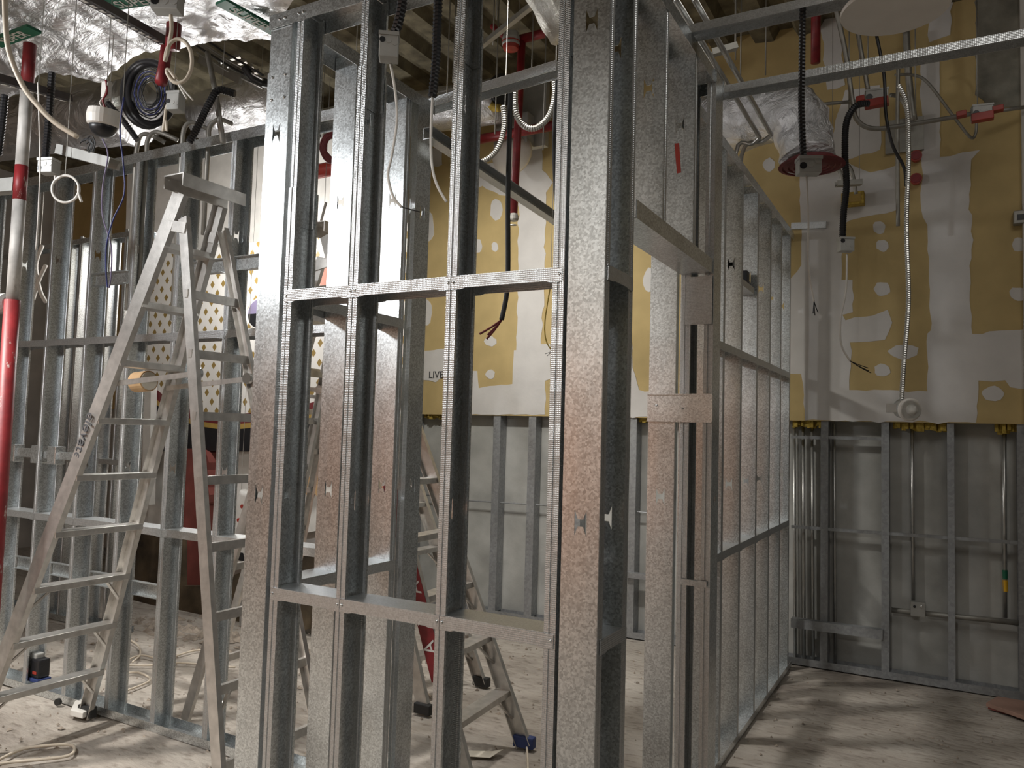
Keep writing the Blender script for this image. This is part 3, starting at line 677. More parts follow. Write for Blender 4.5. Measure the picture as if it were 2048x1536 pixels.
def hang(o, *pts):
    """hanger wires from the deck down to points of a thing; returns the thing"""
    for p in pts: MB().tube([deckpt(p), Vector(p)], .0018, 5).build('hanger_wire', EMTD, o)
    return o
def pipe(name, label, pts, r, m, cat='pipe', group=None, smooth=True):
    return tag(MB().tube(pts, r, 10).build(name, m, smooth=smooth), label, cat, group)
# ------------------------------------------------------------------ ceiling grid channels
for a, b, nm in [((1372,62),(1690,-14),'nearer galvanized ceiling channel leaving the doorway head to the right'),((1420,184),(2120,42),'longer galvanized ceiling channel crossing under the round speaker')]:
    p, q = onz(*a, 2.95), onz(*b, 2.95); q.y = p.y; q.x = 2.6
    tag(MB().chan(p, q, .075, .03, (0, 0, -1), .002).build('ceiling_channel', GK), nm, 'ceiling channel', 'ceiling channels')
p, q = onz(838,212,2.95), onz(1122,127,2.95)
tag(MB().chan(p, q, .07, .04, (0, 0, -1), .002).build('ceiling_channel', GK), 'galvanized ceiling channel across the top of the framed room', 'ceiling channel', 'ceiling channels')
p, q = onx(846,268,-1.90), onx(1114,446,-1.90)
tag(MB().chan(p, q, .05, .05, (1, 0, 0), .003).build('ceiling_channel', GK), 'dark sloping channel inside the framed room, left of the sprinkler drop', 'ceiling channel', 'ceiling channels')
p = ony(1582,452,BY-.03); q = ony(1652,449,BY-.03)
tag(MB().chan(p, q, .045, .03, (0, 1, 0), .002).build('ceiling_channel', GK), 'short channel stub fixed on the back wall beside the receding frame', 'ceiling channel', 'ceiling channels')
# ------------------------------------------------------------------ right bay, overhead
sp_c = dep(1789, 22, 2.35); sp = thing('ceiling_speaker', 'round off-white ceiling speaker hanging at the top right', 'speaker', tuple(sp_c))
MB().lathe(sp_c, (0, 0, 1), [(.120, 0), (.149, 0), (.152, .006), (.148, .014), (.120, .014)], 40).build('rim', WHITE, sp, smooth=False)
MB().lathe(sp_c, (0, 0, 1), [(.118, .003), (.118, .008)], 40).build('grille', CREAM, sp)
MB().lathe(sp_c, (0, 0, 1), [(.118, .014), (.11, .10), (.06, .12)], 30).build('back_can', GREYP, sp)
g_j = 'electrical junction boxes'
flex('flexible_conduit', 'black flexible conduit dropping to a grey box near the foil elbow', 2.6, [(1606,-20),(1604,120),(1603,220),(1607,318)], .0115, BLACK, 'black flexible conduits')
jbox('grey junction box under a black conduit in front of the round diffuser', (1617,333), 2.6, (.072,.05,.055), 25, GREYP)
cable('drop_cable', 'white cable hanging below the grey box at the round diffuser', 2.6, [(1613,352),(1617,440),(1616,520),(1622,570),(1628,603)], .0035, WHITE, tips=[(2,28),(8,22),(-2,24)])
flex('flexible_conduit', 'black flexible conduit curving down from the red-taped box', 4.2, [(1738,207),(1712,212),(1693,245),(1690,310),(1693,370),(1687,430),(1685,478)], .019, BLACK, 'black flexible conduits')
jbox('grey junction box hanging on the right drywall with a white cable', (1691,490), 4.2, (.075,.05,.075), 30, GREYP)
cable('drop_cable', 'white cable curling below the grey box on the right drywall', 4.2, [(1694,508),(1692,580),(1681,640),(1683,690),(1700,722)], .005, WHITE, tips=[(38,20),(42,24),(36,14)])
flex('flexible_conduit', 'grey ribbed metal conduit carrying the glass bulkhead lamp', 3.6, [(1797,170),(1814,215),(1817,320),(1813,450),(1817,600),(1808,720),(1803,800)], .0115, EMT, None, .010)
bc = dep(1812, 818, 3.6); bl = thing('bulkhead_lamp', 'small vapour-tight lamp with clear glass globe hanging from ribbed conduit', 'lamp', tuple(bc))
ax = (dep(1836, 822, 3.5)-bc).normalized()
MB().lathe(bc-ax*.035, ax, [(.03, -.01), (.045, 0), (.047, .05), (.045, .055)], 22).build('housing', GREYP, bl, smooth=False)
MB().lathe(bc+ax*.02, ax, [(.05, 0), (.053, .006), (.053, .016), (.047, .02)], 26).build('collar', WHITE, bl)
MB().lathe(bc+ax*.032, ax, [(.043, 0), (.042, .012), (.036, .03), (.026, .05), (.016, .06), (.004, .064)], 22).build('globe', GLASS, bl, smooth=True)
MB().lathe(bc+ax*.03, ax, [(.012, 0), (.016, .02), (.012, .04), (.004, .046)], 12).build('bulb', WHITE, bl, smooth=True)
MB().tube([dep(1803,790,3.6), dep(1804,806,3.6), bc], .009, 8).build('conduit_neck', EMT, bl, smooth=True)
q = dep(1783, 816, 3.62); MB().box(q-Vector((.022, .015, .02)), q+Vector((.022, .015, .02))).build('side_bracket', CHROME, bl)
MB().beam(dep(1790,816,3.62), bc, .02, .02).build('bracket_arm', BLACK, bl)
g_c = 'grey rigid conduits over the right bay'
D4 = 4.6
for ci, (nm, pts, r) in enumerate([('grey conduit bending from the red-taped box into the long level run', [(1663,-20),(1690,100),(1706,210),(1716,242),(1745,257),(1800,252),(1920,232),(1950,226)], .014),
    ('straight grey conduit falling to the red-taped box', [(1702,-20),(1720,90),(1737,186)], .013), ('grey conduit between the foil elbow and the red-taped box', [(1580,216),(1660,207),(1735,201)], .011),
    ('grey conduit leaving the right-hand red-taped box to the right edge', [(1980,224),(2080,210)], .012), ('thin straight conduit hanging free beside the ribbed conduit', [(1797,110),(1795,240),(1796,452)], .012),
    ('bare conduit looping down to a hook at upper right', [(1790,150),(1825,150),(1855,165),(1905,230),(1940,274),(1951,268),(1953,246)], .009), ('grey conduit arching over and down beside the ribbed conduit', [(1780,190),(1800,196),(1814,225),(1818,300)], .013),
    ('grey conduit dropping from the diffuser to the cross bracket', [(1660,330),(1678,340),(1686,368)], .012), ('second grey conduit curving toward the amber box', [(1664,322),(1695,330),(1706,352),(1712,388)], .012),
    ('wide grey conduit from the ceiling to the bracket plate', [(1812,60),(1818,160),(1828,240)], .022)]):
    cable('rigid_conduit', nm, D4+.045*ci, pts, r, EMTD, 'conduit', g_c, seg=8)
jbox('grey and red-taped junction box beside the curved black conduit', (1753,197), 4.55, (.12,.07,.09), 8, GREYP)
o = jbox('grey and red-taped junction box on the long level conduit', (1964,226), 4.55, (.105,.07,.08), 8, GREYP)
for (x, y, w, h, l) in [(1753,208,.125,.045,'red tape on the box beside the curved conduit'),(1965,236,.11,.045,'red tape under the box on the level conduit'),(1721,201,.045,.03,'red tape on the short conduit left of the taped box'),(1923,231,.05,.03,'red tape on the conduit left of the far box'),(1996,220,.055,.03,'red tape on the conduit right of the far box')]:
    c = dep(x, y, 4.5); t_ = MB().beam(c-Vector((w/2,0,-.004)), c+Vector((w/2,0,.008)), .05, h).build('red_tape', REDL, bevel=.003); tag(t_, l, 'tape', 'red conduit tape')
cable('black_wire', 'pair of black wires drooping beside the thin straight conduit', 4.38, [(1753,70),(1768,150),(1772,230),(1785,290),(1808,335),(1812,372)], .009, BLACK)
for (x, y, l) in [(1832,312,'upper red plastic cup on the drywall behind the ribbed conduit'),(1832,358,'lower red plastic cup on the drywall behind the ribbed conduit')]:
    c = ony(x, y, BY-.05); t_ = thing('red_box', l, 'box', tuple(c), 'red wall cups'); MB().lathe(c, (0,-1,0), [(.03,-.045),(.036,.0),(.036,.012),(.03,.012)], 16).build('cup', REDL, t_); MB().lathe(c, (0,-1,0), [(.028,.013),(.028,.016)], 16).build('cup_face', RED, t_)
c = ony(1706, 399, BY-.08); t_ = thing('amber_box', 'amber junction box under the cross bracket on the right drywall', 'box', tuple(c)); MB().box(c+Vector((-.07,-.03,-.04)), c+Vector((.07,.05,.045))).build('body', INSUL, t_, bevel=.006); MB().box(c+Vector((-.05,-.034,-.025)), c+Vector((.05,-.03,.03))).build('cover', GOLD, t_)
tag(MB().chan(dep(1673,373,4.5), dep(1723,370,4.5), .04, .03, (0,0,1)).build('strut_bracket', EMTD), 'short dark strut bracket above the amber box', 'bracket')
c0 = ony(1771,245,BY-.01); c1 = ony(1848,300,BY-.01); tag(MB().box((c0.x,BY-.03,c1.z),(c1.x,BY-.004,c0.z)).build('bracket_plate', EMTD), 'dark grey bracket plate on the drywall behind the conduits', 'plate')
pipe('sprinkler_pipe', 'red pipe stub coming down at the upper right, left of the speaker', [dep(1632,-30,4.8), dep(1632,20,4.8), dep(1631,126,4.8)], .028, RED, group='red fire pipes')
pipe('sprinkler_pipe', 'dark red pipe end poking over the foil elbow', [dep(1605,162,4.6), dep(1640,156,4.7)], .03, MAROON, group='red fire pipes')
c = ony(2038, 436, BY-.04); t_ = thing('wall_bracket', 'small dark bracket box on the drywall at the right edge', 'bracket', tuple(c)); MB().box(c+Vector((-.03,-.03,-.04)), c+Vector((.06,.035,.04))).build('body', EMTD, t_, bevel=.004); MB().box(c+Vector((-.012,-.033,-.02)), c+Vector((.03,-.03,.015))).build('slot', BLACK, t_)
# foil elbow with round diffuser
de = thing('foil_duct', 'silver foil duct elbow ending in a dark round diffuser', 'duct', tuple(dep(1600,330,4.3)), 'foil wrapped ducts')
P = spline(pixpath(4.35, (1380,268,4.9),(1470,240,4.6),(1545,222,4.4),(1592,236,4.3),(1608,275,4.25),(1613,318,4.2)), 6)
mb = MB(); mb.tube(P, [.19-.055*i/len(P) for i in range(len(P))], 20)
for v in mb.v: v += Vector((noise.noise(v*14), noise.noise(v*14+Vector((5,0,0))), noise.noise(v*14+Vector((0,9,0)))))*.022
mb.build('foil_skin', FOIL, de, smooth=True)
dc = dep(1623, 330, 4.2)
MB().lathe(dc, (0,0,-1), [(.12,-.03),(.165,0),(.17,.008),(.15,.012),(.145,.004),(.12,.012),(.115,.004),(.09,.012),(.085,.004),(.05,.01)], 30).build('diffuser', MAROON, de, smooth=False)
# twin conduits on top of the receding frame
for k, (a, b, dn, l) in enumerate([((1352,-2),(1519,275),(1497,590),'inner of the twin conduits running along the receding frame'),((1386,-2),(1544,269),(1513,600),'outer of the twin conduits running along the receding frame')]):
    p = onz(*a, 3.05); q = onz(*b, 3.05); p.x = q.x = (p.x+q.x)/2
    e = Vector((XR-.05+.02*k, q.y+.05+.06*k, 3.0)); f_ = Vector((e.x, e.y, 2.4))
    pipe('twin_conduit', l, [p, q]+spline([q, q+Vector((-.05,.05,-.01)), e, f_], 5)[1:], .011, EMT, 'conduit', 'twin conduits')
tag(MB().chan(dep(1425,112,3.9), dep(1475,98,3.9), .04, .03, (0,0,1)).build('strut_bracket', EMTD), 'short strut bracket clamping the twin conduits', 'bracket')
for i, (x, y0, y1) in enumerate([(1470,-10,120),(1530,30,150),(1480,60,155),(1735,-10,150),(1830,90,240),(1954,95,215),(1697,140,230)]):
    pipe('hanger_rod', 'thin hanger rod dropping from the deck over the right bay', [deckpt(dep(x+1,y1,4.7)), dep(x+1,y1,4.7)], .004, EMTD, 'rod', 'hanger rods over the right bay')
# ------------------------------------------------------------------ framed room, overhead
mb = MB(); P = spline([ony(x, y, 4.95) for x, y in ((600,268),(760,240),(860,222),(1002,201))], 5); mb.tube(P, .165, 20)
for v in mb.v: v += Vector((noise.noise(v*12), noise.noise(v*12+Vector((5,0,0))), noise.noise(v*12+Vector((0,9,0)))))*.02
tag(mb.build('foil_duct', FOIL, smooth=True), 'crumpled foil duct high at the back of the framed room', 'duct', 'foil wrapped ducts')
c = ony(1000, 182, 4.88); tag(MB().lathe(c, (.9,-.5,-.1), [(.03,-.02),(.11,0),(.115,.05),(.05,.06)], 20).build('duct_cap', RUB), 'black oval cap on the open end of the foil duct', 'cap')
tag(MB().tube(spline([ony(x,y,4.84) for x,y in ((978,200),(985,214),(1000,216))],4), .03, 8).build('insulation_tuft', INSUL, smooth=True), 'tuft of yellow insulation below the black duct cap', 'insulation')
rp = 'red fire pipes'
pipe('sprinkler_pipe', 'red horizontal pipe crossing the lit drywall of the framed room', [ony(930,284,5.05), ony(1130,247,5.05)], .036, RED, group=rp)
pipe('sprinkler_pipe', 'red branch pipe near the deck beside the concrete ribs', [ony(1036,80,4.4), ony(1130,56,4.4)], .03, RED, group=rp)
pipe('sprinkler_pipe', 'thin red pipe slanting from the deck to the red fitting', [ony(985,52,4.4), ony(1010,74,4.4)], .022, RED, group=rp)
sd = thing('sprinkler_drop', 'red vertical sprinkler drop with grey head over the framed room', 'sprinkler', tuple(ony(1027,445,4.4)), rp)
MB().tube([ony(1044,78,4.4), ony(1036,250,4.4), ony(1027,428,4.4)], .026, 12).build('drop_pipe', RED, sd, smooth=True)
MB().lathe(ony(1027,428,4.4), (0,0,-1), [(.028,0),(.034,.012),(.034,.035),(.028,.045)], 14).build('sprinkler_head', EMTD, sd); MB().lathe(ony(1027,449,4.4), (0,0,-1), [(.012,0),(.022,.002),(.022,.005)], 12).build('deflector', EMTD, sd)
c = ony(1022, 84, 4.35); t_ = thing('red_fitting', 'grey and red pipe fitting below the deck in the framed room', 'fitting', tuple(c)); MB().lathe(c, (0,0,-1), [(.05,-.06),(.06,-.02),(.06,.02),(.04,.05)], 16).build('body', GREYP, t_); MB().lathe(c, (0,0,-1), [(.062,.0),(.05,.05),(.01,.06)], 16).build('red_cup', REDL, t_)
cable('black_hose', 'thick black cable hanging in front of the lit drywall with red wire ends', 3.6, [(1022,160),(1019,260),(1016,400),(1016,540),(1013,590),(1003,640)], .0115, RUB, 'cable', tips=[(-28,30,MAROON),(-44,28,MAROON),(-30,38,MAROON)], seg=8)
flex('flexible_conduit', 'grey ribbed conduit hanging in a loop beside the red sprinkler drop', 4.2, [(1030,172),(1032,225),(1048,252),(1072,256),(1098,232),(1110,190),(1108,150)], .018, EMTD)
flex('flexible_conduit', 'grey ribbed conduit curling left under the black duct cap', 4.3, [(1006,212),(1008,255),(995,298),(968,322),(925,328)], .016, EMTD)
flex('flexible_conduit', 'black flexible conduit hanging between the second and third front studs', 2.5, [(877,-20),(874,60),(872,120),(865,194)], .0155, BLACK, 'black flexible conduits')
cable('drop_cable', 'white cable hanging below the black conduit toward the third front stud', 2.5, [(865,194),(862,270),(864,330),(874,370),(893,404)], .0045, WHITE)
flex('flexible_conduit', 'short black flexible conduit entering the box by the second front stud', 2.32, [(806,-15),(802,20),(794,55),(785,72)], .0155, BLACK, 'black flexible conduits')
jbox('grey junction box hanging beside the second front stud', (778,96), 2.32, (.055,.05,.075), 35, GREYP)
cable('drop_cable', 'white cable with a black end hanging from the box by the second front stud', 2.34, [(781,128),(790,180),(794,240),(784,310),(776,350),(786,392),(803,414)], .0042, WHITE, tips=[(38,10,RUB)])
cable('black_hose', 'thin dark hose in the gap left of the corner pier', 3.9, [(1116,150),(1110,250),(1110,330),(1114,420)], .014, RUB)
c = ony(1022, 305, 5.2); t_ = thing('emergency_lamp', 'oval white emergency lamp on the drywall behind the sprinkler drop', 'lamp', tuple(c)); MB().lathe(c, (0,-1,0), [(.02,.09),(.11,.05),(.17,.0),(.17,-.03)][::-1], 22).build('dome', WHITE, t_, smooth=True); MB().box(c+Vector((-.15,-.02,.05)), c+Vector((.15,.10,.30))).build('gear_tray', GREYP, t_, bevel=.01)
c0 = ony(1045,150,5.3); c1 = ony(1090,290,5.3); tag(MB().box((c0.x,5.3,c1.z),(c1.x,5.36,c0.z)).build('access_panel', GREYP, bevel=.004), 'flat grey panel hanging behind the sprinkler drop', 'panel')
for i, (x, y0, y1) in enumerate([(874,28,170),(893,40,190),(905,50,165),(914,30,160),(933,20,150),(660,40,110),(712,60,100),(992,-10,40),(1015,-10,60),(1062,60,160),(1085,120,300),(989,230,268),(985,-15,90),(952,215,300)]):
    pipe('hanger_rod', 'thin hanger rod dropping from the deck over the framed room', [deckpt(dep(x+1,y1,5.0)), dep(x+1,y1,5.0)], .004, EMTD, 'rod', 'hanger rods over the framed room')
tag(MB().beam(dep(940,110,5.2), dep(1090,-10,4.2), .03, .03).build('deck_angle', EMTD), 'thin angle iron under the deck ribs of the framed room', 'angle iron')
fd = MB(); P = spline(pixpath(2.9, (1040,-90),(1085,-10),(1130,70)), 5); fd.tube(P, .06, 12)
for v in fd.v: v += Vector((noise.noise(v*20), noise.noise(v*20+Vector((5,0,0))), 0))*.012
tag(fd.build('foil_duct', foil('foil_pale', (0.80,0.78,0.72), .4), smooth=True), 'pale crumpled foil duct at the top left of the corner pier', 'duct', 'foil wrapped ducts')
cable('thin_wire', 'thin dark wire hanging left of the corner pier with split ends', 4.2, [(1103,560),(1090,640),(1092,680),(1104,702)], .0035, INSUL, tips=[(-14,6),(-10,10)])
# ------------------------------------------------------------------ left bay, overhead
def foil_slab(label, pts, z, th):
    poly = [onz(x, y, z) for x, y in pts]
    mb = MB(); n = len(poly)
    bm = bmesh.new(); vs = [bm.verts.new(p) for p in poly]; bm.faces.new(vs)
    bmesh.ops.triangulate(bm, faces=bm.faces); bmesh.ops.subdivide_edges(bm, edges=bm.edges, cuts=5, use_grid_fill=True); bmesh.ops.triangulate(bm, faces=bm.faces); bmesh.ops.subdivide_edges(bm, edges=bm.edges, cuts=2, use_grid_fill=True)
    bmesh.ops.remove_doubles(bm, verts=bm.verts, dist=1e-4)
    geo = bmesh.ops.extrude_face_region(bm, geom=bm.faces[:])
    for v in geo['geom']:
        if isinstance(v, bmesh.types.BMVert): v.co.z += th
    for v in bm.verts:
        p = v.co; v.co = p+Vector((0, 0, 1))*(.035*noise.noise(p*3.0)+.02*noise.noise(p*9)+.008*noise.noise(p*25))
    me = bpy.data.meshes.new('foil_duct'); bmesh.ops.recalc_face_normals(bm, faces=bm.faces)
    c = Vector((sum(p.x for p in poly)/n, sum(p.y for p in poly)/n, z))
    for v in bm.verts: v.co -= c
    bm.to_mesh(me); bm.free(); me.materials.append(FOIL)
    for p in me.polygons: p.use_smooth = True
    o = bpy.data.objects.new('foil_duct', me); COL.objects.link(o); o.location = c
    return tag(o, label, 'duct', 'foil wrapped ducts')
foil_slab('large crumpled foil-wrapped duct filling the top left corner', [(-120,-120),(700,-200),(640,-60),(560,30),(552,78),(520,60),(480,42),(440,36),(408,60),(395,85),(330,92),(260,118),(215,152),(205,165),(160,152),(110,143),(75,150),(40,185),(-120,240)], 3.32, .30)
mb = MB(); mb.tube(spline([ony(x,y,3.3) for x,y in ((-120,292),(60,252),(170,234),(272,226))],8), .21, 24)
for v in mb.v: v += Vector((noise.noise(v*9), noise.noise(v*9+Vector((5,0,0))), noise.noise(v*9+Vector((0,9,0)))))*.03
tag(mb.build('foil_duct', FOIL, smooth=True), 'lower crumpled foil duct behind the hanging dome camera', 'duct', 'foil wrapped ducts')
mb = MB(); mb.tube([ony(415,235,4.0), ony(470,224,4.0), ony(600,190,4.0)], .20, 20)
for v in mb.v: v += Vector((noise.noise(v*9), noise.noise(v*9+Vector((5,0,0))), noise.noise(v*9+Vector((0,9,0)))))*.018
tag(mb.build('foil_duct', FOIL, smooth=True), 'round foil duct above the left frame, beside the first front stud', 'duct', 'foil wrapped ducts')
def slotted(label, a, b, w, d_a, d_b):
    p, q = dep(*a, d_a), dep(*b, d_b); t = thing('slotted_strut', label, 'strut', tuple(p), 'slotted struts')
    MB().chan(p, q, w, .03, (0,0,1), .003).build('channel', STRUT, t)
    n = int((q-p).length/.055); d = (q-p).normalized(); x = d.cross(Vector((0,0,1))).normalized()
    for i in range(n):
        c = p+d*(.03+.055*i)-x.cross(d).normalized()*.002
        MB().beam(c-d*.014-Vector((0,0,.001)), c+d*.014-Vector((0,0,.001)), w*.36, .002).build('slot', PLAST, t)
    return t
slotted('slotted steel strut running diagonally under the large foil duct', (140,-15), (342,97), .042, 2.75, 3.45)
slotted('short slotted steel strut behind the red and white post', (-20,160), (137,203), .042, 3.0, 3.5)
# dome camera
cc = dep(207, 250, 3.0); dm = thing('dome_camera', 'white dome security camera dangling on its wires at upper left', 'camera', tuple(cc))
ax = Vector((.12,-.05,1)).normalized()
MB().lathe(cc, ax, [(.048,-.005),(.058,0),(.062,.03),(.058,.055),(.03,.06)], 28).build('housing', WHITE, dm, smooth=False)
MB().lathe(cc, -ax, [(.050,0),(.047,.018),(.038,.033),(.022,.043),(.004,.047)], 26).build('dome', BLACK, dm, smooth=True)
MB().tube(spline(pixpath(3.0,(210,215),(206,200),(214,185),(212,160)),5), .004, 6).build('wire', RED, dm, smooth=True); MB().tube(spline(pixpath(3.0,(206,216),(200,205),(208,192),(216,165)),5), .003, 6).build('wire', WHITE, dm, smooth=True)
c = dep(212, 180, 3.02); MB().box(c-Vector((.015,.01,.03)), c+Vector((.02,.01,.03))).build('mount_plate', PLAST, dm)
pipe('sprinkler_pipe', 'upper red sprinkler pipe inside the looped white cable', [dep(348,48,3.3), dep(345,98,3.3)], .030, RED, group=rp)
pipe('sprinkler_pipe', 'lower red sprinkler pipe end beside the black conduit coil', [dep(333,92,3.4), dep(328,135,3.38), dep(322,165,3.35)], [.024,.024,.026], RED, group=rp)
jbox('grey junction box at the top edge feeding the looped white cable', (335,8), 2.9, (.10,.06,.065), 30, GREYP)
lp_ = [(342,30),(343,60),(338,90),(334,110)]+[(357+27*math.cos(a),122+44*math.sin(a)) for a in [math.pi+k*math.pi/6 for k in range(0, 12)]]+[(338,140),(352,158)]
cable('looped_cable', 'cream cable hanging in a loop in front of the red pipe', 2.9, lp_, .0075, CREAM, tips=[(22,40,WHITE),(34,42,WHITE),(16,28,WHITE)])
# black conduit coil with wires
ck = thing('conduit_coil', 'coil of black corrugated conduit with thin wires at upper left', 'conduit coil', tuple(dep(300,258,3.6)))
for k in range(2): MB().tube(pixpath(3.6, *[(297+k*6+(50-4*k)*math.cos(a), 188+(64-3*k)*math.sin(a), 3.6+.03*math.sin(a*2)) for a in [i*math.pi/16 for i in range(33)]]), .017, 8).build('coil_loop', BLACK, ck, smooth=True)
for k in range(9): MB().tube(pixpath(3.58, *[(300+(36-2.6*k)*math.cos(a)+random.uniform(-1.5,1.5), 186+(50-3.2*k)*math.sin(a)+random.uniform(-1.5,1.5)) for a in [i*math.pi/10 for i in range(21)]]), .003, 5).build('loose_wire', BLUE if k in (2,5) else BLACK, ck, smooth=True)
jbox('grey junction box hanging beside the black conduit coil', (352,205), 3.2, (.055,.05,.075), 20, GREYP)
cable('looped_cable', 'cream cable folded below the box beside the coil', 3.2, [(348,205),(334,212),(330,235),(326,262),(331,240),(334,262)], .006, CREAM)
flex('flexible_conduit', 'black flexible conduit dropping to the box behind the red and white post', 3.2, [(104,145),(100,210),(95,270),(91,322)], .0155, BLACK, 'black flexible conduits')
flex('flexible_conduit', 'black flexible conduit cut by the left edge of the picture', 3.2, [(10,190),(5,240),(-4,310)], .0155, BLACK, 'black flexible conduits')
flex('flexible_conduit', 'black flexible conduit slanting behind the dome camera', 3.7, [(215,205),(245,240),(275,280)], .015, BLACK, 'black flexible conduits')
flex('flexible_conduit', 'black flexible conduit slanting in front of the round foil duct', 3.8, [(470,188),(440,180),(425,195),(395,255),(378,285)], .02, BLACK, 'black flexible conduits')
jbox('grey junction box behind the red and white post with a looped white cable', (98,334), 3.2, (.066,.05,.06), 20, GREYP)
cable('looped_cable', 'white cable looped below the box behind the post', 3.2, [(110,350)]+[(131+27*math.cos(a),378+27*math.sin(a)) for a in [math.pi*1.25+k*math.pi/6 for k in range(18)]]+[(163,404)], .0055, WHITE)
cable('hanging_rope', 'cream rope swooping from the top left past the post', 2.6, [(9,-20),(12,60),(20,110),(45,170),(75,210),(110,245),(155,274)], .0085, CREAM)
cable('thin_wire', 'thin white wire hanging straight beside the post', 3.0, [(76,165),(79,260),(80,340),(77,420),(72,500)], .003, WHITE)
cable('thin_wire', 'thin blue wire swaying down across the left frame', 2.9, [(248,195),(240,260),(247,330),(248,390),(226,440),(213,490),(212,540),(215,575)], .003, BLUE)
cable('thin_wire', 'thin pale blue wire crossing the blue wire on the left frame', 2.92, [(205,278),(216,310),(206,370),(205,430),(222,490),(222,550),(218,576)], .0028, PURP)
for k, (pts, l) in enumerate([([(85,490),(72,530),(80,580),(92,605)], 'white cable crossing leftward behind the left frame'), ([(92,530),(78,560),(66,600)], 'white cable crossing rightward behind the left frame')]): cable('white_cable', l, 4.9, pts, .012, WHITE)
for i, (x, y, a, w, l) in enumerate([(28,75,-.35,.16,'green tape strip with white letters at the left of the foil duct'),(270,5,-.15,.16,'green tape strip with white letters at the top edge of the foil duct'),(500,38,.5,.15,'green tape strip with white letters next to the first front stud')]):
    c = onz(x, y, 3.27); t_ = thing('green_tape', l, 'tape', tuple(c), 'green lettered foil tapes')
    u = (onz(x+30*math.cos(a), y+30*math.sin(a), 3.27)-c).normalized(); v = u.cross(Vector((0,0,1)))
    MB().slab([c-u*w-v*.035, c+u*w-v*.035, c+u*w+v*.035, c-u*w+v*.035], (0,0,.012)).build('strip', GREEN, t_)
    text_mesh('lettering', 'SUPER', .07, PLAST, c-Vector((0,0,.001)), u, v*-1 if (u.cross(v*-1)).z < 0 else v, t_, .001)
# cable tray
ct = thing('cable_tray', 'small steel cable tray with cables under the deck, behind the foil edge', 'cable tray', tuple(dep(450,150,4.6)))
MB().beam(dep(380,75,5.2), dep(520,172,4.4), .02, .05).build('tray_rail', EMTD, ct); MB().beam(dep(400,118,5.0), dep(482,160,4.5), .02, .05).build('tray_rail', EMTD, ct)
for k in range(4): MB().beam(dep(437+k*16,124+k*9,4.75-.06*k), dep(480+k*13,112+k*10,4.75-.06*k), .025, .02).build('tray_rung', EMT, ct)
for k in range(4): MB().tube(pixpath(4.8, (385+k*3,62+k*14),(450+k*5,105+k*14,4.6),(525,150+k*9,4.3)), .007, 6).build('tray_cable', EMT if k % 2 else RUB, ct, smooth=True)
tag(MB().tube([dep(455,70,4.7), dep(545,52,4.6)], .012, 8).build('rigid_conduit', EMT, smooth=True), 'bright level conduit above the cable tray', 'conduit')
tag(MB().tube([dep(415,105,4.0), dep(432,190,3.9), dep(446,285,3.8)], .014, 8).build('rigid_conduit', EMTD, smooth=True), 'slanting grey conduit in front of the round foil duct', 'conduit')
cable('black_wire', 'thick black cable leaving the cable tray toward the first front stud', 4.4, [(490,135),(505,155),(525,165),(560,172)], .025, RUB)
tag(MB().chan(dep(125,291,3.3), dep(232,318,3.1), .05, .04, (0,0,-1)).build('strut_bracket', GREYP), 'grey strut piece under the dome camera with loose wires', 'bracket')
for k in range(5): cable('black_wire', 'short black wire end curling off the grey strut piece', 3.15, [(160+3*k,285+random.uniform(-4,4)),(170+4*k,275+random.uniform(-6,6)),(182+2*k,283+random.uniform(-4,8)),(174+3*k,300+random.uniform(-4,6))], .0028, BLACK, group='loose wire ends')
# ------------------------------------------------------------------ background seen through the left frame
MY = 4.45
bk = thing('mural_board', 'white sign board printed with gold diamonds and a curved maroon border', 'sign board', tuple(ony(520,900,MY)))
p0 = ony(298,512,MY); p1 = ony(800,902,MY)
pn = MB().box((p0.x, MY, p1.z), (p1.x, MY+.03, p0.z)).build('printed_panel', diamond_mat(.128, .150, .033), bk)
cv = [(296,752),(312,778),(330,794),(360,811),(395,822),(435,828),(480,828),(520,824),(570,817),(620,806),(680,788),(740,760),(800,715)]
def band(o0, o1, m_, nm, dy):
    poly = [ony(x, y+o0, MY-dy) for x, y in cv]+[ony(x, y+o1, MY-dy) for x, y in cv[::-1]]
    MB().slab(poly, (0, .003, 0)).build(nm, m_, bk)
band(0, 22, MAROON, 'maroon_band', .003); band(20, 30, GOLD, 'gold_band', .005)
MB().slab([ony(x, y+28, MY-.004) for x, y in cv]+[ony(800,902,MY-.004), ony(296,902,MY-.004)], (0, .003, 0)).build('black_field', BLACK, bk)
lc = ony(517, 627, MY-.004); MB().lathe(lc, (0,-1,0), [(.125,-.002),(.125,.002)], 30).build('logo_ring', PLAST, bk)
hp = [lc+Vector((.113*math.cos(a), -.004, .113*math.sin(a))) for a in [k*math.pi/14 for k in range(15)]]; MB().slab(hp, (0,.002,0)).build('logo_top', PURP, bk)
hp = [lc+Vector((.113*math.cos(a), -.004, -.113*math.sin(a))) for a in [k*math.pi/14 for k in range(15)]]; MB().slab(hp, (0,.002,0)).build('logo_bottom', BLACK, bk)
def slabthing(name, label, cat, px, Y, m_, th=.05, group=None):
    return tag(MB().slab([ony(x, y, Y) for x, y in px], (0, th, 0)).build(name, m_), label, cat, group)
slabthing('plaster_panel', 'bright white wall panel above the diamond board', 'panel', [(230,1275),(560,1268),(800,1262),(800,300),(560,262),(255,330)], 4.62, PLAST)
slabthing('plaster_panel', 'broken white plaster wall under the diamond board', 'panel', [(296,903),(800,903),(800,1070),(650,1075),(640,1060),(500,1088),(405,1085),(400,1000),(380,1085),(296,1080)], 4.52, PLAST)
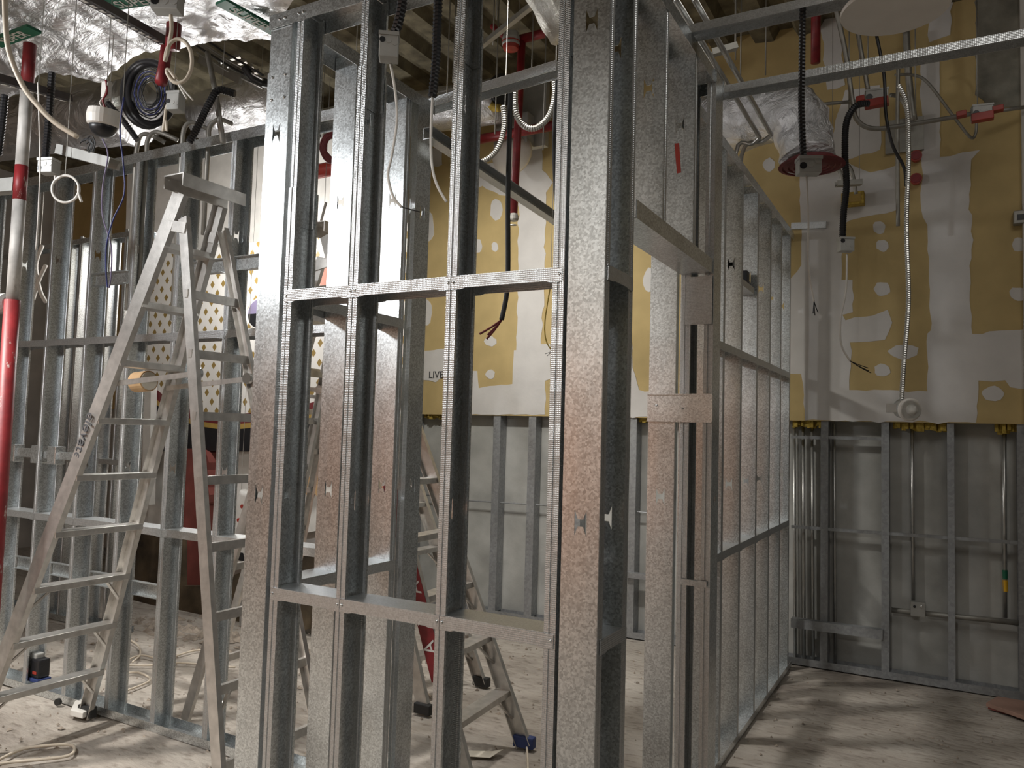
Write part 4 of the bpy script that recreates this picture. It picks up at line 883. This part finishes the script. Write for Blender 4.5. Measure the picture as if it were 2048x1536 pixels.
slabthing('column', 'dark red-brown column with a ragged right edge', 'column', [(366,898),(398,896),(412,905),(418,925),(415,940),(420,960),(416,975),(419,990),(412,1005),(404,1010),(400,1060),(402,1170),(366,1172)], 4.40, RBROWN, .12)
slabthing('stained_plinth', 'dark stained low wall under the red-brown column', 'wall', [(250,1060),(366,1066),(366,1172),(404,1172),(640,1090),(640,1255),(440,1285),(330,1320),(250,1320)], 4.36, STAIN, .10)
slabthing('timber_post', 'pale peeling post at the left end of the diamond board', 'post', [(288,770),(302,770),(298,1010),(283,1010)], 4.38, PLAST, .06)
slabthing('orange_board', 'orange board standing right of the diamond sign', 'board', [(757,640),(772,640),(764,1262),(738,1262)], 4.36, ORANGE, .03)
slabthing('salmon_board', 'salmon board edge beside the orange board', 'board', [(748,545),(775,545),(772,600),(757,640),(748,955),(742,955),(744,640)], 4.40, SALMON, .03)
slabthing('salmon_board', 'salmon gable-shaped board above the far stepladder', 'board', [(640,540),(655,500),(662,560),(660,590),(640,600)], 4.40, SALMON, .03)
slabthing('debris_board', 'torn brown board leaning under the plaster wall', 'board', [(610,955),(636,950),(640,1000),(628,985),(618,1000),(610,985)], 4.491, CARD, .03)
cs = thing('caution_sign', 'white caution notice with yellow and black stripes behind the left frame', 'sign', tuple(ony(450,1135,4.25)))
MB().slab([ony(x,y,4.25) for x,y in ((408,1075),(492,1090),(492,1140),(404,1128))], (0,.02,0)).build('board', PLAST, cs)
for k in range(4): MB().slab([ony(x,y,4.247) for x,y in ((408+22*k,1092+4*k),(420+22*k,1094+4*k),(424+22*k,1114+3*k),(410+22*k,1112+3*k))], (0,.002,0)).build('stripe', YEL if k % 2 == 0 else BLACK, cs)
for x in (412, 486): q = ony(x, 1120, 4.26); MB().beam((q.x, 4.275, 0), (q.x, 4.275, q.z), .025, .02).build('sign_leg', GREYP, cs)
text_mesh('lettering', 'No', .07, INK, ony(418,1083,4.245), (1,0,0), (0,0,1), cs)
wb = thing('plastic_chute', 'white plastic chute with red dots behind the left frame', 'chute', tuple(ony(480,1070,4.0))); MB().tube(spline([ony(x,y,4.0) for x,y in ((497,985),(488,1015),(476,1060))],4), .06, 10).build('chute', PLAST, wb, smooth=True)
for x, y in ((486,1013),(479,1040)): MB().lathe(ony(x-2,y,3.935), (0,-1,0), [(.014,-.004),(.014,.004)], 10).build('red_dot', REDL, wb)
c = ony(478, 330, 4.3)
for (x, y, l) in [(640,345,'coil of red cable seen between the first two front studs')]:
    t_ = thing('cable_coil', l, 'cable coil', tuple(dep(660,300,4.6)))
    for k in range(6): MB().tube(pixpath(4.6, *[(668+(26-2*k)*math.cos(a)+random.uniform(-2,2), 295+(32-2*k)*math.sin(a)) for a in [i*math.pi/8 for i in range(17)]]), .008, 5).build('loop', MAROON, t_, smooth=True)
pipe('sprinkler_pipe', 'bright orange-red pipe glimpsed between the first and second front studs', [dep(625,345,4.9), dep(690,332,4.9), dep(780,325,4.9)], .045, REDL, group=rp)
for (x0,y0,x1,y1,l) in [(642,180,655,290,'white vertical rod beside the red cable coil'),(652,345,648,450,'white frame bar left edge behind the first front bay')]: pipe('rod', l, [dep(x0,y0+60,4.8), dep(x1-8,y1,4.8)], .008, PLAST, 'rod', 'pale rods')
# ------------------------------------------------------------------ on the floor
ll = thing('laser_level', 'black and grey laser level standing on the track of the left frame', 'laser level', tuple(onz(78,1361,.043)))
c = onz(78,1361,.043)
MB().box(c+Vector((-.04,-.035,.02)), c+Vector((.045,.035,.125))).build('body', BLACK, ll, bevel=.012); MB().box(c+Vector((-.055,-.025,.085)), c+Vector((.0,.025,.15))).build('head', GREYP, ll, bevel=.008)
MB().box(c+Vector((-.062,-.018,.04)), c+Vector((-.035,.018,.085))).build('lens_block', GREYP, ll, bevel=.004); MB().box(c+Vector((-.052,-.04,0)), c+Vector((.05,.04,.02))).build('base', BLUEF, ll, bevel=.004); MB().box(c+Vector((-.005,-.037,.045)), c+Vector((.03,-.034,.06))).build('red_badge', REDL, ll)
def floor_cable(label, pts, r=.006, m_=CREAM, cat='cable', group='cables on the floor', closed=False, name='floor_cable'):
    P = [onz(x, y, .012) for x, y in pts]; Q = spline(P, 6)
    for q in Q: q.z = .010+.006*abs(noise.noise(q*3))+r*.3
    return tag(MB().tube(Q, r, 6).build(name, m_, smooth=True), label, cat, group)
floor_cable('cream cable lying in an oval loop at the bottom left', [(-20,1530),(40,1500),(90,1492),(140,1490),(149,1500),(135,1512),(80,1520),(20,1526),(-20,1532)], .007)
floor_cable('white cable on the floor running behind the left frame', [(240,1330),(280,1312),(330,1318),(400,1300),(470,1310)])
floor_cable('white cable looping near the stained plinth', [(235,1350),(275,1345),(300,1360),(262,1378),(235,1385)])
floor_cable('white cable stretched behind the left frame near the plinth', [(230,1330),(290,1331),(360,1327),(470,1335)])
floor_cable('cream cable snaking by the stained plinth foot', [(250,1275),(275,1290),(280,1310),(265,1325)])
floor_cable('white cable on the floor beside the blue ladder foot', [(1040,1440),(1050,1470),(1054,1500),(1057,1560)], .005)
floor_cable('short white cable lying between the front studs', [(820,1370),(845,1380),(862,1392)], .005)
tl = thing('floor_tile', 'loose pinkish tile lying on the floor at the right edge', 'tile', tuple(onz(2020,1430,0)))
MB().slab([onz(1972,1413,.012), onz(1995,1400,.012), onz(2090,1416,.012), onz(2090,1455,.012)], (0,0,.022)).build('tile_body', TILE, tl, bevel=.002); MB().slab([onz(1976,1418,.004), onz(1997,1403,.004), onz(2090,1420,.004), onz(2090,1450,.004)], (0,0,.008)).build('mortar_bed', RBROWN, tl)
ps = MB(); P = [onz(x,y,.006) for x,y in ((930,1502),(985,1503),(1006,1508),(980,1516),(935,1513))]; P[2].z += .02; ps.slab(P, (0,0,.002)); tag(ps.build('paper_sheet', PAPER), 'curled cream paper scrap on the floor near the blue ladder foot', 'paper')
c0 = onz(168,1425,.01); o = MB().slab([onz(x,y,.01) for x,y in ((150,1412),(182,1408),(190,1425),(165,1438),(140,1432))], (0,0,.03)).build('plastic_bag', PLAST, bevel=.004); tag(o, 'crumpled pale plastic scrap at the foot of the tall stepladder', 'plastic scrap')
MB_r = MB().lathe(onz(116,1404,.02), (.3,-1,0), [(.012,-.008),(.018,-.008),(.018,.008),(.012,.008)], 14); tag(MB_r.build('rubber_grommet', RUB), 'small black rubber ring on the floor by the bottom ladder step', 'grommet')
# rubble chips and dirt
db = MB(); random.seed(3)
def chip(x, y, s):
    h = s*random.uniform(.15,.5); a = random.uniform(0, 6.28); n = random.choice((3,4,5)); pts = [(x+s*math.cos(a+k*6.28/n)*random.uniform(.5,1.4), y+s*math.sin(a+k*6.28/n)*random.uniform(.3,1), -.006) for k in range(n)]
    db.add(pts+[(x+random.uniform(-.3,.3)*s, y, h)], [tuple(range(n))]+[(k,(k+1)%n,n) for k in range(n)])
for i in range(1500):
    x = random.uniform(-5.5,.5); y = random.uniform(1.4,5.5)
    chip(x, y, random.choice((.006,.008,.012,.02)) if x < -2 else random.choice((.004,.006,.01)))
for i in range(160): chip(random.gauss(-4.55,.4), random.gauss(4.0,.12), random.uniform(.02,.07))
o = db.build('rubble', mat('rubble_dust', (0.33,0.28,0.23), .95, 0, .35, 20, .4, 80)); o['kind'] = 'stuff'; o['label'] = 'scattered rubble chips and dirt on the floor'; o['category'] = 'rubble'

# ------------------------------------------------------------------ hanger wires for what dangles from the deck
bpy.context.view_layer.update()
def top_point(o):
    best = None
    for c in [o]+list(o.children):
        if c.type != 'MESH': continue
        mwc = c.matrix_world
        for v in c.data.vertices:
            p = mwc @ v.co
            if best is None or p.z > best.z: best = p
    return best
HANG = {'thin_wire','thin_wire.001','black_wire','thin_wire.002','black_hose.001','bulkhead_lamp','plastic_chute','sprinkler_drop','emergency_lamp','dome_camera','flexible_conduit.003','flexible_conduit.004','flexible_conduit.009','flexible_conduit.010','foil_duct.005','cable_coil','looped_cable.001','looped_cable.002','rigid_conduit.008','rod','rod.001','sprinkler_pipe.002','sprinkler_pipe.007','strut_bracket','strut_bracket.001','white_cable'}
for nm in sorted(HANG):
    o = bpy.data.objects.get(nm)
    if o is None or nm == 'bulkhead_lamp': continue
    p = top_point(o); hang(o, p-Vector((0, 0, .004)))
